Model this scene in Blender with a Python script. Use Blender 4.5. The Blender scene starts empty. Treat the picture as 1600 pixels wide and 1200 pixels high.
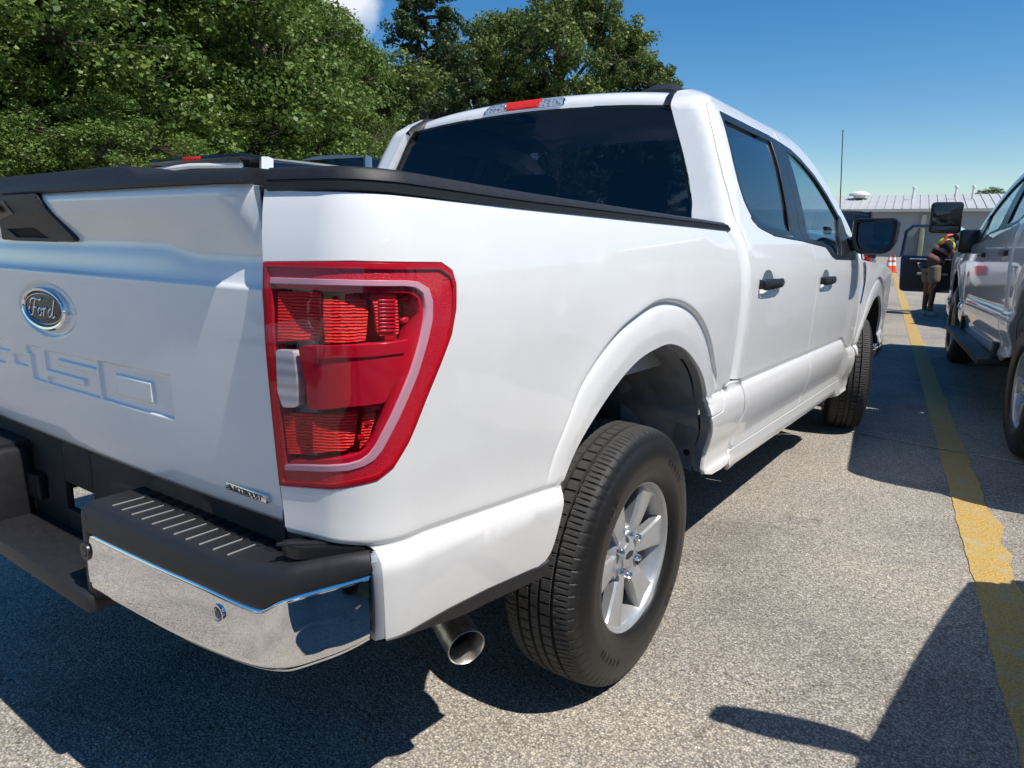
import bpy, bmesh, math, random
import numpy as np
from mathutils import Vector, Matrix
from mathutils.geometry import delaunay_2d_cdt
random.seed(7); rng = np.random.default_rng(11)
scn = bpy.context.scene
COL = scn.collection
R_ = math.radians

# ------------------------------------------------------------------ camera
cam_d = bpy.data.cameras.new("camera"); cam = bpy.data.objects.new("camera", cam_d); COL.objects.link(cam)
CAMR = [(0.812407,0.583006,0.009998),(0.129084,-0.163101,-0.978128),(-0.568624,0.795929,-0.207761)]
cam.matrix_world = Matrix(((CAMR[0][0], -CAMR[1][0], -CAMR[2][0], 1.80665),
                           (CAMR[0][1], -CAMR[1][1], -CAMR[2][1], -1.83220),
                           (CAMR[0][2], -CAMR[1][2], -CAMR[2][2], 1.35404), (0, 0, 0, 1)))
cam_d.sensor_width = 36.0; cam_d.lens = 1094.433 / 1600 * 36.0
cam_d.clip_start = 0.05; cam_d.clip_end = 3000
scn.camera = cam

# ------------------------------------------------------------------ sun, sky, exposure
SUN = Vector((0.62, -0.03, 1.0)).normalized()          # direction towards the sun
world = bpy.data.worlds.new("World"); scn.world = world; world.use_nodes = True
wn, wl = world.node_tree.nodes, world.node_tree.links
bg = wn["Background"]
sky = wn.new("ShaderNodeTexSky"); sky.sky_type = 'NISHITA'; sky.sun_disc = False
sky.sun_elevation = math.asin(SUN.z); sky.sun_rotation = math.atan2(SUN.x, SUN.y)
sky.air_density = 1.0; sky.dust_density = 0.15; sky.ozone_density = 2.4; sky.altitude = 50
# one small fair-weather cloud above the trees
tc = wn.new("ShaderNodeTexCoord")
cdir = Vector((-0.6, 0.76, 0.31)).normalized()   # replaced below
CLOUD_NODE = wn.new("ShaderNodeVectorMath"); CLOUD_NODE.operation = 'DISTANCE'
wl.new(tc.outputs["Generated"], CLOUD_NODE.inputs[0])
cn = wn.new("ShaderNodeTexNoise"); cn.inputs["Scale"].default_value = 22; cn.inputs["Detail"].default_value = 6
wl.new(tc.outputs["Generated"], cn.inputs["Vector"])
cm = wn.new("ShaderNodeMath"); cm.operation = 'MULTIPLY_ADD'; cm.inputs[1].default_value = -0.045; 
wl.new(cn.outputs["Fac"], cm.inputs[0]); wl.new(CLOUD_NODE.outputs["Value"], cm.inputs[2])
cr = wn.new("ShaderNodeMapRange"); cr.inputs["From Min"].default_value = 0.032; cr.inputs["From Max"].default_value = 0.002
wl.new(cm.outputs[0], cr.inputs["Value"])
mx = wn.new("ShaderNodeMixRGB"); wl.new(cr.outputs["Result"], mx.inputs["Fac"])
mx.inputs["Color2"].default_value = (7.2, 7.6, 8.3, 1)
hs = wn.new("ShaderNodeHueSaturation"); hs.inputs["Saturation"].default_value = 1.40; wl.new(sky.outputs["Color"], hs.inputs["Color"]); wl.new(hs.outputs["Color"], mx.inputs["Color1"]); wl.new(mx.outputs["Color"], bg.inputs["Color"])
bg.inputs["Strength"].default_value = 0.108
def _pixdir(u, v):
    q = ((u-800)/1094.433, (v-600)/1094.433, 1)
    return Vector([sum(CAMR[i][k]*q[i] for i in range(3)) for k in range(3)]).normalized()
CLOUD_NODE.inputs[1].default_value = _pixdir(528, -2)
sun_d = bpy.data.lights.new("sun", 'SUN'); sun = bpy.data.objects.new("sun", sun_d); COL.objects.link(sun)
sun_d.energy = 4.7; sun_d.angle = R_(0.53); sun_d.color = (1.0, 0.95, 0.87)
sun.rotation_euler = SUN.to_track_quat('Z', 'Y').to_euler(); sun.location = (6, 0, 12)
vs = scn.view_settings; vs.view_transform = 'Standard'; vs.look = 'None'; vs.exposure = 0.17; vs.gamma = 1.0
vs.use_curve_mapping = False
scn.cycles.max_bounces = 6; scn.cycles.diffuse_bounces = 2; scn.cycles.glossy_bounces = 3; scn.cycles.transparent_max_bounces = 8
scn.cycles.use_adaptive_sampling = True; scn.cycles.adaptive_threshold = .02
scn.cycles.caustics_reflective = False; scn.cycles.caustics_refractive = False

# ------------------------------------------------------------------ helpers
def empty(name, loc=(0,0,0), rotz=0, scale=1, label=None, cat=None, group=None):
    o = bpy.data.objects.new(name, None); COL.objects.link(o); o.location = loc; o.rotation_euler = (0,0,rotz); o.scale = (scale,)*3
    o.empty_display_size = .1
    return tag(o, label, cat, group)
def tag(o, label=None, cat=None, group=None, kind=None):
    if label: o["label"] = label
    if cat: o["category"] = cat
    if group: o["group"] = group
    if kind: o["kind"] = kind
    return o
class MB:
    def __init__(s): s.v = []; s.f = []; s.n = {}; s.flat = set()
    def add(s, vs, fs, normals=None, flat=False):
        o = len(s.v); s.v += [tuple(p) for p in vs]
        if flat: s.flat.update(range(len(s.f), len(s.f)+len(fs)))
        s.f += [tuple(i+o for i in f) for f in fs]
        if normals:
            for i, n in enumerate(normals): s.n[o+i] = n
        return s
    def box(s, a, b, bev=0.0, M=None):
        bm = bmesh.new(); bmesh.ops.create_cube(bm, size=1)
        for v in bm.verts: v.co = Vector([(a[i]+b[i])/2 + v.co[i]*(b[i]-a[i]) for i in range(3)])
        if bev: bmesh.ops.bevel(bm, geom=bm.edges[:], offset=bev, segments=2, affect='EDGES', profile=.5)
        return s.bm(bm, M)
    def bm(s, bm, M=None):
        bm.verts.index_update()
        s.add([(M @ v.co if M else v.co)[:] for v in bm.verts], [[v.index for v in f.verts] for f in bm.faces]); bm.free(); return s
    def tube(s, pts, rad, seg=10, cap=True, prof=None):
        pts = [Vector(p) for p in pts]; n = len(pts); rr = rad if isinstance(rad, (list,tuple)) else [rad]*n
        up = Vector((0,0,1)); rings = []
        for i, p in enumerate(pts):
            t = (pts[min(i+1,n-1)] - pts[max(i-1,0)]).normalized()
            a = t.cross(up); a = a.normalized() if a.length > 1e-4 else Vector((1,0,0)); b_ = t.cross(a)
            rings.append([p + (a*math.cos(2*math.pi*k/seg) + b_*math.sin(2*math.pi*k/seg))*rr[i] for k in range(seg)])
        vs = [q for r in rings for q in r]; fs = []
        for i in range(n-1):
            for k in range(seg):
                fs.append((i*seg+k, i*seg+(k+1)%seg, (i+1)*seg+(k+1)%seg, (i+1)*seg+k))
        if cap: fs.append(tuple(range(seg))[::-1]); fs.append(tuple(range((n-1)*seg, n*seg)))
        return s.add(vs, fs)
    def lathe(s, prof, seg=48, axis='x', M=None, closed=False):
        vs = []; fs = []; n = len(prof)
        for k in range(seg):
            a = 2*math.pi*k/seg
            for (x, r) in prof:
                p = Vector((x, r*math.cos(a), r*math.sin(a)))
                if axis == 'z': p = Vector((r*math.cos(a), r*math.sin(a), x))
                if axis == 'y': p = Vector((r*math.cos(a), x, r*math.sin(a)))
                vs.append((M @ p if M else p)[:])
        for k in range(seg):
            for i in range(n-1):
                fs.append((k*n+i, k*n+i+1, ((k+1)%seg)*n+i+1, ((k+1)%seg)*n+i))
        return s.add(vs, fs)
    def prism(s, poly, d0, d1, plane='yz', bev=0.0):
        """extrude a closed 2-d polygon along the remaining axis"""
        def P(a, b, d): return {'yz': (d,a,b), 'xz': (a,d,b), 'xy': (a,b,d)}[plane]
        bm = bmesh.new(); vv = [bm.verts.new(P(a,b,d0)) for a,b in poly]; f = bm.faces.new(vv)
        r = bmesh.ops.extrude_face_region(bm, geom=[f])
        for v in r['geom']:
            if isinstance(v, bmesh.types.BMVert): v.co = Vector(P(*[v.co[{'y':1,'z':2,'x':0}[c]] for c in plane], d1))
        bmesh.ops.recalc_face_normals(bm, faces=bm.faces[:])
        if bev: bmesh.ops.bevel(bm, geom=[e for e in bm.edges if e.calc_length() > bev*1.5], offset=bev, segments=2, affect='EDGES')
        return s.bm(bm)
    def build(s, name, mat, parent=None, smooth=35, mirror=None, weld=False):
        me = bpy.data.meshes.new(name); v = s.v; f = s.f
        if mirror is not None:
            v = [(2*mirror-p[0], p[1], p[2]) for p in v]; f = [q[::-1] for q in f]
        me.from_pydata(v, [], f); me.validate(verbose=False)
        if mat: me.materials.append(mat)
        if smooth is True or s.n: me.polygons.foreach_set("use_smooth", [True]*len(me.polygons))
        elif smooth: me.polygons.foreach_set("use_smooth", [True]*len(me.polygons)); me.set_sharp_from_angle(angle=R_(smooth))
        if s.n and len(s.n) == len(v) == len(me.vertices):
            nn = [s.n[i] for i in range(len(v))]
            if mirror is not None: nn = [(-n[0], n[1], n[2]) for n in nn]
            me.normals_split_custom_set_from_vertices(nn)
        me.update()
        o = bpy.data.objects.new(name, me); COL.objects.link(o)
        if parent is not None: o.parent = parent
        return o
def inpoly(p, poly):
    x, y = p; c = False; n = len(poly); j = n-1
    for i in range(n):
        xi, yi = poly[i]; xj, yj = poly[j]
        if (yi > y) != (yj > y) and x < (xj-xi)*(y-yi)/(yj-yi)+xi: c = not c
        j = i
    return c
def densify(poly, h):
    out = []
    for i in range(len(poly)):
        a = poly[i]; b_ = poly[(i+1) % len(poly)]; d = math.hypot(b_[0]-a[0], b_[1]-a[1]); n = max(1, int(math.ceil(d/h)))
        out += [(a[0]+(b_[0]-a[0])*k/n, a[1]+(b_[1]-a[1])*k/n) for k in range(n)]
    return out
def rounded(poly, r, n=4):
    """round the corners of a polygon; r one radius or a list"""
    out = []; m = len(poly)
    for i in range(m):
        p = Vector(poly[i]); a = Vector(poly[i-1]); b_ = Vector(poly[(i+1) % m]); rr = r[i] if isinstance(r, (list,tuple)) else r
        if rr <= 0: out.append(tuple(p)); continue
        da = (a-p); db = (b_-p); t = min(rr, da.length*.45, db.length*.45)
        A = p+da.normalized()*t; B = p+db.normalized()*t
        for k in range(n+1):
            u = k/n; out.append(tuple((1-u)**2*A+2*u*(1-u)*p+u*u*B))
    return out
def surf_n(F, s, z, sign=1):
    e = 2e-3
    a = Vector(F(s+e, z))-Vector(F(s-e, z)); b_ = Vector(F(s, z+e))-Vector(F(s, z-e))
    n = a.cross(b_); n.normalize(); return n*sign
def triangulate(outline, holes, h, fine=None, hf=.01, extra=(), skip=None):
    loops = [outline]+list(holes); pts = []; edges = []
    for L in loops:
        o = len(pts); pts += L; edges += [(o+i, o+(i+1) % len(L)) for i in range(len(L))]
    nb = len(pts); seg = np.array([(*pts[a], *pts[b_]) for a, b_ in edges])
    x0 = min(p[0] for p in outline); x1 = max(p[0] for p in outline); y0 = min(p[1] for p in outline); y1 = max(p[1] for p in outline)
    def ok(p, hh):
        dx = seg[:,2]-seg[:,0]; dy = seg[:,3]-seg[:,1]; t = ((p[0]-seg[:,0])*dx+(p[1]-seg[:,1])*dy)/np.maximum(dx*dx+dy*dy, 1e-12)
        t = np.clip(t, 0, 1); d = np.hypot(p[0]-seg[:,0]-t*dx, p[1]-seg[:,1]-t*dy).min()
        return d > hh*.45 and inpoly(p, outline) and not any(inpoly(p, q) for q in holes)
    def grid(hh, cond):
        nx = max(1, int((x1-x0)/hh)); ny = max(1, int((y1-y0)/hh))
        for i in range(nx+1):
            for j in range(ny+1):
                p = (x0+(x1-x0)*(i+.5*(j % 2))/nx, y0+(y1-y0)*j/ny)
                if cond(p) and ok(p, hh): pts.append(p)
    for q in extra:
        if ok(q, .006): pts.append(q)
    if skip:
        ok0 = ok; ok = lambda q, hh: (not skip(*q)) and ok0(q, hh)
    if fine:
        grid(h, lambda p: not fine(*p)); grid(hf, lambda p: fine(*p))
    else: grid(h, lambda p: True)
    r = delaunay_2d_cdt([Vector(p) for p in pts], edges, [], 0, 1e-6)
    V = [tuple(v) for v in r[0]]; T = []
    for f in r[2]:
        c = (sum(V[i][0] for i in f)/len(f), sum(V[i][1] for i in f)/len(f))
        if inpoly(c, outline) and not any(inpoly(c, q) for q in holes): T.append(tuple(f))
    return V, T
def panel(F, outline, holes=(), h=.04, fine=None, hf=.012, flange=.016, sign=1, hb=None, extra=(), skip=None):
    """sheet on surface F trimmed to an outline, with returned (hemmed) edges; sign=1 when ds x dz points outward"""
    hb = hb or h
    outline = densify(outline, hb); holes = [densify(q, hb) for q in holes]
    V, T = triangulate(outline, holes, h, fine, hf, extra, skip)
    mb = MB(); P = [F(*v) for v in V]; N = [surf_n(F, *v, sign) for v in V]
    fs = []
    for f in T:
        a, b_, c = [Vector(P[i]) for i in f[:3]]
        fs.append(f if (b_-a).cross(c-a).dot(N[f[0]]) > 0 else f[::-1])
    mb.add(P, fs, [tuple(n) for n in N])
    if flange:
        for L in [outline]+holes:
            m = len(L); A = [Vector(F(*p)) for p in L]; NN = [surf_n(F, *p, sign) for p in L]
            area = sum(L[i][0]*L[(i+1) % m][1]-L[(i+1) % m][0]*L[i][1] for i in range(m))
            vs = []; ns = []; ff = []
            inside_sign = 1 if L is outline else -1
            for i in range(m):
                t = (A[(i+1) % m]-A[i-1]); t.normalize(); out = t.cross(NN[i]); 
                if (area*sign < 0): out = -out
                out = out*inside_sign
                a = A[i]; vs += [a[:], (a+out*.0012-NN[i]*.0022)[:], (a+out*.001-NN[i]*flange)[:]]
                ns += [tuple((NN[i]+out*.25).normalized()), tuple((NN[i]*.5+out).normalized()), tuple(out)]
            for i in range(m):
                j = (i+1) % m
                for k in (0,1):
                    q = (3*i+k, 3*i+k+1, 3*j+k+1, 3*j+k)
                    a, b_, c = [Vector(vs[x]) for x in q[:3]]
                    ff.append(q if (b_-a).cross(c-a).dot(Vector(ns[3*i+1])) > 0 else q[::-1])
            mb.add(vs, ff, ns)
    return mb
def ribbon(F, path, w0, w1, lift=0.0, h=.01):
    pass
# ------------------------------------------------------------------ materials
MATS = {}
def mat(name, col=(.5,.5,.5), rough=.5, metal=0, coat=0, spec=.5, coat_rough=.03, alpha=None, trans=0, emit=None):
    if name in MATS: return MATS[name]
    m = bpy.data.materials.new(name); m.use_nodes = True; p = m.node_tree.nodes["Principled BSDF"]
    p.inputs["Base Color"].default_value = (*col, 1); p.inputs["Roughness"].default_value = rough; p.inputs["Metallic"].default_value = metal
    p.inputs["Coat Weight"].default_value = coat; p.inputs["Coat Roughness"].default_value = coat_rough; p.inputs["Specular IOR Level"].default_value = spec
    if trans: p.inputs["Transmission Weight"].default_value = trans
    MATS[name] = m; return m
def nodes(m): return m.node_tree.nodes, m.node_tree.links, m.node_tree.nodes["Principled BSDF"]
def coords(n, l, scale=(1,1,1)):
    tc = n.new("ShaderNodeTexCoord"); mp = n.new("ShaderNodeMapping"); mp.inputs["Scale"].default_value = scale
    l.new(tc.outputs["Object"], mp.inputs["Vector"]); return mp.outputs["Vector"]
def noise(n, l, vec, scale, detail=4, rough=.5):
    t = n.new("ShaderNodeTexNoise"); t.inputs["Scale"].default_value = scale; t.inputs["Detail"].default_value = detail; t.inputs["Roughness"].default_value = rough
    l.new(vec, t.inputs["Vector"]); return t
def ramp(n, l, fac, stops):
    r = n.new("ShaderNodeValToRGB"); e = r.color_ramp.elements
    while len(e) < len(stops): e.new(.5)
    for k, (p, c) in enumerate(stops): e[k].position = p; e[k].color = (*c, 1) if len(c) == 3 else c
    l.new(fac, r.inputs["Fac"]); return r
def bump(n, l, p, height, strength, dist=.002, coat=False):
    b_ = n.new("ShaderNodeBump"); b_.inputs["Strength"].default_value = strength; b_.inputs["Distance"].default_value = dist
    l.new(height, b_.inputs["Height"]); l.new(b_.outputs["Normal"], p.inputs["Normal"]); return b_
def vary(m, col, amt, scale, rough=None, bumpst=0, bscale=400):
    n, l, p = nodes(m); v = coords(n, l); t = noise(n, l, v, scale, 5)
    r = ramp(n, l, t.outputs["Fac"], [(.3, tuple(c*(1-amt) for c in col)), (.7, tuple(min(1, c*(1+amt)) for c in col))]); l.new(r.outputs["Color"], p.inputs["Base Color"])
    if rough:
        q = n.new("ShaderNodeMapRange"); q.inputs["To Min"].default_value = rough[0]; q.inputs["To Max"].default_value = rough[1]; l.new(t.outputs["Fac"], q.inputs["Value"]); l.new(q.outputs["Result"], p.inputs["Roughness"])
    if bumpst:
        t2 = noise(n, l, v, bscale, 2); bump(n, l, p, t2.outputs["Fac"], bumpst, .001)
    return m
def glass(name, tint, refl=1.0, ior=1.5):
    m = bpy.data.materials.new(name); m.use_nodes = True; n, l = m.node_tree.nodes, m.node_tree.links
    n.remove(n["Principled BSDF"]); out = n["Material Output"]
    tr = n.new("ShaderNodeBsdfTransparent"); tr.inputs["Color"].default_value = (*tint, 1)
    gl = n.new("ShaderNodeBsdfGlossy"); gl.inputs["Roughness"].default_value = .0; gl.inputs["Color"].default_value = (refl,)*3+(1,)
    ge = n.new("ShaderNodeNewGeometry"); dt = n.new("ShaderNodeVectorMath"); dt.operation = 'DOT_PRODUCT'; l.new(ge.outputs["Incoming"], dt.inputs[0]); l.new(ge.outputs["Normal"], dt.inputs[1])
    ab = n.new("ShaderNodeMath"); ab.operation = 'ABSOLUTE'; l.new(dt.outputs["Value"], ab.inputs[0])
    om = n.new("ShaderNodeMath"); om.operation = 'SUBTRACT'; om.use_clamp = True; om.inputs[0].default_value = 1; l.new(ab.outputs[0], om.inputs[1])
    pw = n.new("ShaderNodeMath"); pw.operation = 'POWER'; pw.inputs[1].default_value = 5; l.new(om.outputs[0], pw.inputs[0])
    fr = n.new("ShaderNodeMath"); fr.operation = 'MULTIPLY_ADD'; fr.inputs[1].default_value = .94; fr.inputs[2].default_value = .06; l.new(pw.outputs[0], fr.inputs[0])
    mx = n.new("ShaderNodeMixShader"); l.new(fr.outputs[0], mx.inputs[0]); l.new(tr.outputs[0], mx.inputs[1]); l.new(gl.outputs[0], mx.inputs[2]); l.new(mx.outputs[0], out.inputs[0])
    MATS[name] = m; return m
WHITE = mat("white_paint", (.80,.81,.82), .32, coat=1.0, coat_rough=.015)
n, l, p = nodes(WHITE); v = coords(n, l); t = noise(n, l, v, 7, 6, .6)
q = ramp(n, l, t.outputs["Fac"], [(.3, (.835,.825,.805)), (.65, (.865,.855,.835))]); l.new(q.outputs["Color"], p.inputs["Base Color"])
GREY = vary(mat("grey_paint", (.70,.70,.72), .3, metal=.0, coat=1.0), (.70,.70,.72), .06, 300)
SILVER = vary(mat("silver_paint", (.5,.51,.53), .3, metal=.6, coat=1.0), (.5,.51,.53), .06, 300)
CARWHITE = mat("car_white_paint", (.78,.79,.8), .3, coat=1)
NAVY = mat("navy_paint", (.010,.035,.11), .3, coat=1)
MAROON = mat("dark_maroon_paint", (.03,.008,.012), .3, coat=1)
CARBLACK = mat("black_paint", (.008,.008,.01), .25, coat=1)
BLUEGREY = mat("blue_grey_paint", (.10,.15,.22), .3, coat=1)
BLK = vary(mat("black_textured_plastic", (.014,.014,.016), .5), (.016,.016,.018), .12, 60, (.42,.58), .5, 700)
BLKS = mat("black_satin_plastic", (.012,.012,.013), .32)
BLKG = mat("black_gloss_trim", (.008,.008,.01), .08, coat=.6)
RUB = vary(mat("tyre_rubber", (.03,.03,.031), .62), (.034,.033,.031), .3, 30, (.5,.75), .3, 300)
TYRE = mat("tyre_rubber_dusty_tread", (.02,.02,.02), .5)
n, l, p = nodes(TYRE); v = coords(n, l, (0,1,1)); ln = n.new("ShaderNodeVectorMath"); ln.operation = 'LENGTH'; l.new(v, ln.inputs[0]); v3 = coords(n, l); t = noise(n, l, v3, 60, 4)
ad = n.new("ShaderNodeMath"); ad.operation = 'MULTIPLY_ADD'; ad.inputs[1].default_value = .010; l.new(t.outputs["Fac"], ad.inputs[0]); l.new(ln.outputs["Value"], ad.inputs[2])
q = ramp(n, l, ad.outputs[0], [(.30,(.011,.0108,.0108)),(.375,(.013,.0128,.0125)),(.392,(.020,.0195,.019)),(.399,(.050,.049,.047))]); l.new(q.outputs["Color"], p.inputs["Base Color"])
q = ramp(n, l, ad.outputs[0], [(.30,(.36,.36,.36)),(.38,(.48,.48,.48)),(.40,(.75,.75,.75))]); l.new(q.outputs["Color"], p.inputs["Roughness"])
UNDER = vary(mat("underbody_black", (.012,.012,.012), .7), (.014,.013,.012), .4, 14)
LINER = vary(mat("wheel_liner_plastic", (.36,.37,.39), .55), (.36,.37,.39), .25, 12, (.5,.7))
CHROME = mat("chrome", (.86,.87,.88), .025, metal=1)
n, l, p = nodes(CHROME); v = coords(n, l); t = noise(n, l, v, 5, 3); bump(n, l, p, t.outputs["Fac"], .04, .01)
CHROMEB = mat("bright_chrome", (.85,.86,.88), .06, metal=1)
ALLOY = vary(mat("silver_alloy", (.52,.53,.54), .33, metal=.55, coat=.5), (.52,.53,.54), .06, 40)
DARKMETAL = vary(mat("dark_cast_metal", (.05,.048,.045), .55, metal=.6), (.05,.047,.042), .4, 25)
STEELP = vary(mat("exhaust_steel", (.62,.60,.56), .28, metal=.95), (.60,.57,.52), .3, 35, (.25,.5))
SOOTSLOT = mat("soot_and_slot_black", (.012,.011,.01), .9)
LTGREY = mat("light_grey_pad_line", (.27,.27,.27), .5)
FLAN = mat("grey_white_seam_sealer", (.42,.44,.47), .45)
GLB = glass("rear_privacy_glass", (.055,.06,.075)); GLR = glass("door_privacy_glass", (.10,.115,.15)); GLF = glass("door_clear_tint_glass", (.33,.42,.42)); GLW = glass("windscreen_glass", (.62,.68,.66))
GLC = glass("clear_lamp_lens", (.98,.95,.95), .55)
SEAT = mat("dark_seat_fabric", (.03,.03,.033), .85)
INTER = mat("dark_interior_plastic", (.022,.022,.024), .6)
# lamp materials
REDB = mat("red_reflex_lens", (.60,.015,.03), .3, spec=.25)
n, l, p = nodes(REDB); v = coords(n, l, (1,1,1)); vt = n.new("ShaderNodeTexVoronoi"); vt.inputs["Scale"].default_value = 520; l.new(v, vt.inputs["Vector"])
q = ramp(n, l, vt.outputs["Color"], [(0, (.55,.010,.03)), (1, (.78,.03,.055))]); l.new(q.outputs["Color"], p.inputs["Base Color"]); bump(n, l, p, vt.outputs["Distance"], .5, .002)
REDR = mat("bright_red_reflector", (.62,.008,.01), .3, spec=.25)
n, l, p = nodes(REDR); v = coords(n, l, (1,1,1)); wv = n.new("ShaderNodeTexWave"); wv.bands_direction = 'Z'; wv.inputs["Scale"].default_value = 60; wv.inputs["Distortion"].default_value = 3; l.new(v, wv.inputs["Vector"])
q = ramp(n, l, wv.outputs["Fac"], [(0, (.80,.012,.014)), (.6, (1.0,.03,.03)), (1, (1.0,.07,.05))]); l.new(q.outputs["Color"], p.inputs["Base Color"]); bump(n, l, p, wv.outputs["Fac"], .9, .004)
REDD = mat("dark_red_housing", (.48,.007,.018), .3, spec=.2)
REDM = mat("deep_red_lens", (.55,.007,.028), .2, spec=.25)
BAR = mat("pale_light_bar", (.52,.46,.56), .3, spec=.3)
n, l, p = nodes(BAR); v = coords(n, l); wv = n.new("ShaderNodeTexWave"); wv.bands_direction = 'DIAGONAL'; wv.inputs["Scale"].default_value = 120; l.new(v, wv.inputs["Vector"])
q = ramp(n, l, wv.outputs["Fac"], [(0, (.60,.27,.36)), (1, (.78,.46,.55))]); l.new(q.outputs["Color"], p.inputs["Base Color"])
REV = mat("reverse_lamp_lens", (.55,.55,.56), .1, coat=1)
n, l, p = nodes(REV); v = coords(n, l); wv = n.new("ShaderNodeTexWave"); wv.bands_direction = 'Z'; wv.inputs["Scale"].default_value = 14; wv.inputs["Distortion"].default_value = 0.6; l.new(v, wv.inputs["Vector"])
q = ramp(n, l, wv.outputs["Fac"], [(0, (.58,.54,.55)), (1, (.85,.82,.82))]); l.new(q.outputs["Color"], p.inputs["Base Color"])

# ------------------------------------------------------------------ body surfaces of the pickup (body frame: x right, y forward, z up, rear axle at y=0)
def lerp(a,b,t): return a+(b-a)*t
def smooth(a,b,x):
    t=max(0.,min(1.,(x-a)/(b-a))); return t*t*(3-2*t)
def pchip(xs,ys):
    """monotone cubic through points, returns f(x) (clamped-linear outside)"""
    n=len(xs); d=[(ys[i+1]-ys[i])/(xs[i+1]-xs[i]) for i in range(n-1)]
    m=[0.]*n
    m[0],m[-1]=d[0],d[-1]
    for i in range(1,n-1):
        if d[i-1]*d[i]<=0: m[i]=0.
        else:
            w1=2*(xs[i+1]-xs[i])+(xs[i]-xs[i-1]); w2=(xs[i+1]-xs[i])+2*(xs[i]-xs[i-1])
            m[i]=(w1+w2)/(w1/d[i-1]+w2/d[i])
    def f(x):
        if x<=xs[0]: return ys[0]+m[0]*(x-xs[0])
        if x>=xs[-1]: return ys[-1]+m[-1]*(x-xs[-1])
        lo,hi=0,n-1
        while hi-lo>1:
            k=(lo+hi)//2
            if xs[k]<=x: lo=k
            else: hi=k
        h=xs[hi]-xs[lo]; t=(x-xs[lo])/h
        return ((1+2*t)*(1-t)**2*ys[lo]+t*(1-t)**2*h*m[lo]+t*t*(3-2*t)*ys[hi]+t*t*(t-1)*h*m[hi])
    return f
# ---------------- plan path of the right body side (s grows forward; s==y on the straight part)
X0=.990; YC=-.985; RC=.13; TH=math.radians(80)
def plan(s):
    """returns x,y,nx,ny on the base plan path"""
    if s>=YC:
        x=plan_x(s); e=1e-3; dx=(plan_x(s+e)-plan_x(s-e))/(2*e); l=math.hypot(dx,1)
        return x,s,1/l,-dx/l
    a=(YC-s)/RC
    if a<=TH:
        return X0-RC+RC*math.cos(a), YC-RC*math.sin(a), math.cos(a),-math.sin(a)
    r=(a-TH)*RC; x=X0-RC+RC*math.cos(TH); y=YC-RC*math.sin(TH)
    return x-r*math.sin(TH), y-r*math.cos(TH), math.cos(TH),-math.sin(TH)
plan_x=lambda y: X0 - .018*smooth(2.9,4.6,y)*(y-2.9)
# section offsets (outward) as function of z
sec_cab=pchip([.44,.455,.475,.50,.525,.55,.59,.66,.715,.75,.80,.812,.820,.824,.829,.836,.86,.95,1.05,1.15,1.22,1.30,1.36,1.405,1.43,1.50,1.60,1.70,1.80,1.86,1.90,1.93,1.95,1.970],
              [-.10,-.05,-.022,-.012,-.012,-.022,-.022,-.002,.010,.012,.002,-.004,-.011,-.014,-.012,-.007,-.006,.000,.006,.009,.008,-.002,-.018,-.036,-.050,-.070,-.103,-.140,-.184,-.216,-.242,-.270,-.305,-.375])
sec_bed=pchip([.44,.52,.58,.66,.72,.755,.780,.790,.795,.800,.807,.815,.84,.95,1.05,1.15,1.22,1.30,1.36,1.40,1.425],
              [-.075,-.045,-.026,-.010,-.002,.001,-.005,-.011,-.016,-.016,-.011,-.009,-.009,-.003,.003,.007,.006,-.001,-.012,-.024,-.035])
CX=-.08                       # centre line of the truck
ARC=(.02,.62)
def _polar(L):
    q=sorted((math.atan2(z-ARC[1],y-ARC[0]),math.hypot(y-ARC[0],z-ARC[1])) for y,z in L)
    return pchip([a for a,_ in q],[r for _,r in q])
LIP=[(-.478,.763),(-.413,.853),(-.332,.92),(-.243,.976),(-.143,1.021),(-.027,1.044),(.06,1.05),(.161,1.033),(.283,.982),(.399,.903),(.474,.801),(.486,.745)]
FLO=[(-.560,.763),(-.527,.838),(-.484,.915),(-.44,.986),(-.362,1.054),(-.257,1.117),(-.134,1.158),(-.013,1.182),(.077,1.18),(.175,1.164),(.288,1.125),(.397,1.055),(.484,.959),(.56,.856),(.585,.78)]
_rl=_polar(LIP); _ro=_polar(FLO)
_a0=math.atan2(LIP[-1][1]-ARC[1],LIP[-1][0]-ARC[0]); _a1=math.atan2(LIP[0][1]-ARC[1],LIP[0][0]-ARC[0])
LIP=[(ARC[0]+_rl(a)*math.cos(a),ARC[1]+_rl(a)*math.sin(a)) for a in [_a1+(_a0-_a1)*k/64 for k in range(65)]]
_a0=math.atan2(LIP[-1][1]-ARC[1],LIP[-1][0]-ARC[0]); _a1=math.atan2(LIP[0][1]-ARC[1],LIP[0][0]-ARC[0])
LIP=[(ARC[0]+_rl(a)*math.cos(a),ARC[1]+_rl(a)*math.sin(a)) for a in [_a1+(_a0-_a1)*k/64 for k in range(65)]]
_a0=math.atan2(LIP[-1][1]-ARC[1],LIP[-1][0]-ARC[0]); _a1=math.atan2(LIP[0][1]-ARC[1],LIP[0][0]-ARC[0])
LIP=[(ARC[0]+_rl(a)*math.cos(a),ARC[1]+_rl(a)*math.sin(a)) for a in [_a1+(_a0-_a1)*k/64 for k in range(65)]]
_a0=math.atan2(LIP[-1][1]-ARC[1],LIP[-1][0]-ARC[0]); _a1=math.atan2(LIP[0][1]-ARC[1],LIP[0][0]-ARC[0])
LIP=[(ARC[0]+_rl(a)*math.cos(a),ARC[1]+_rl(a)*math.sin(a)) for a in [_a1+(_a0-_a1)*k/64 for k in range(65)]]
_a0=math.atan2(LIP[-1][1]-ARC[1],LIP[-1][0]-ARC[0]); _a1=math.atan2(LIP[0][1]-ARC[1],LIP[0][0]-ARC[0])
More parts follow.
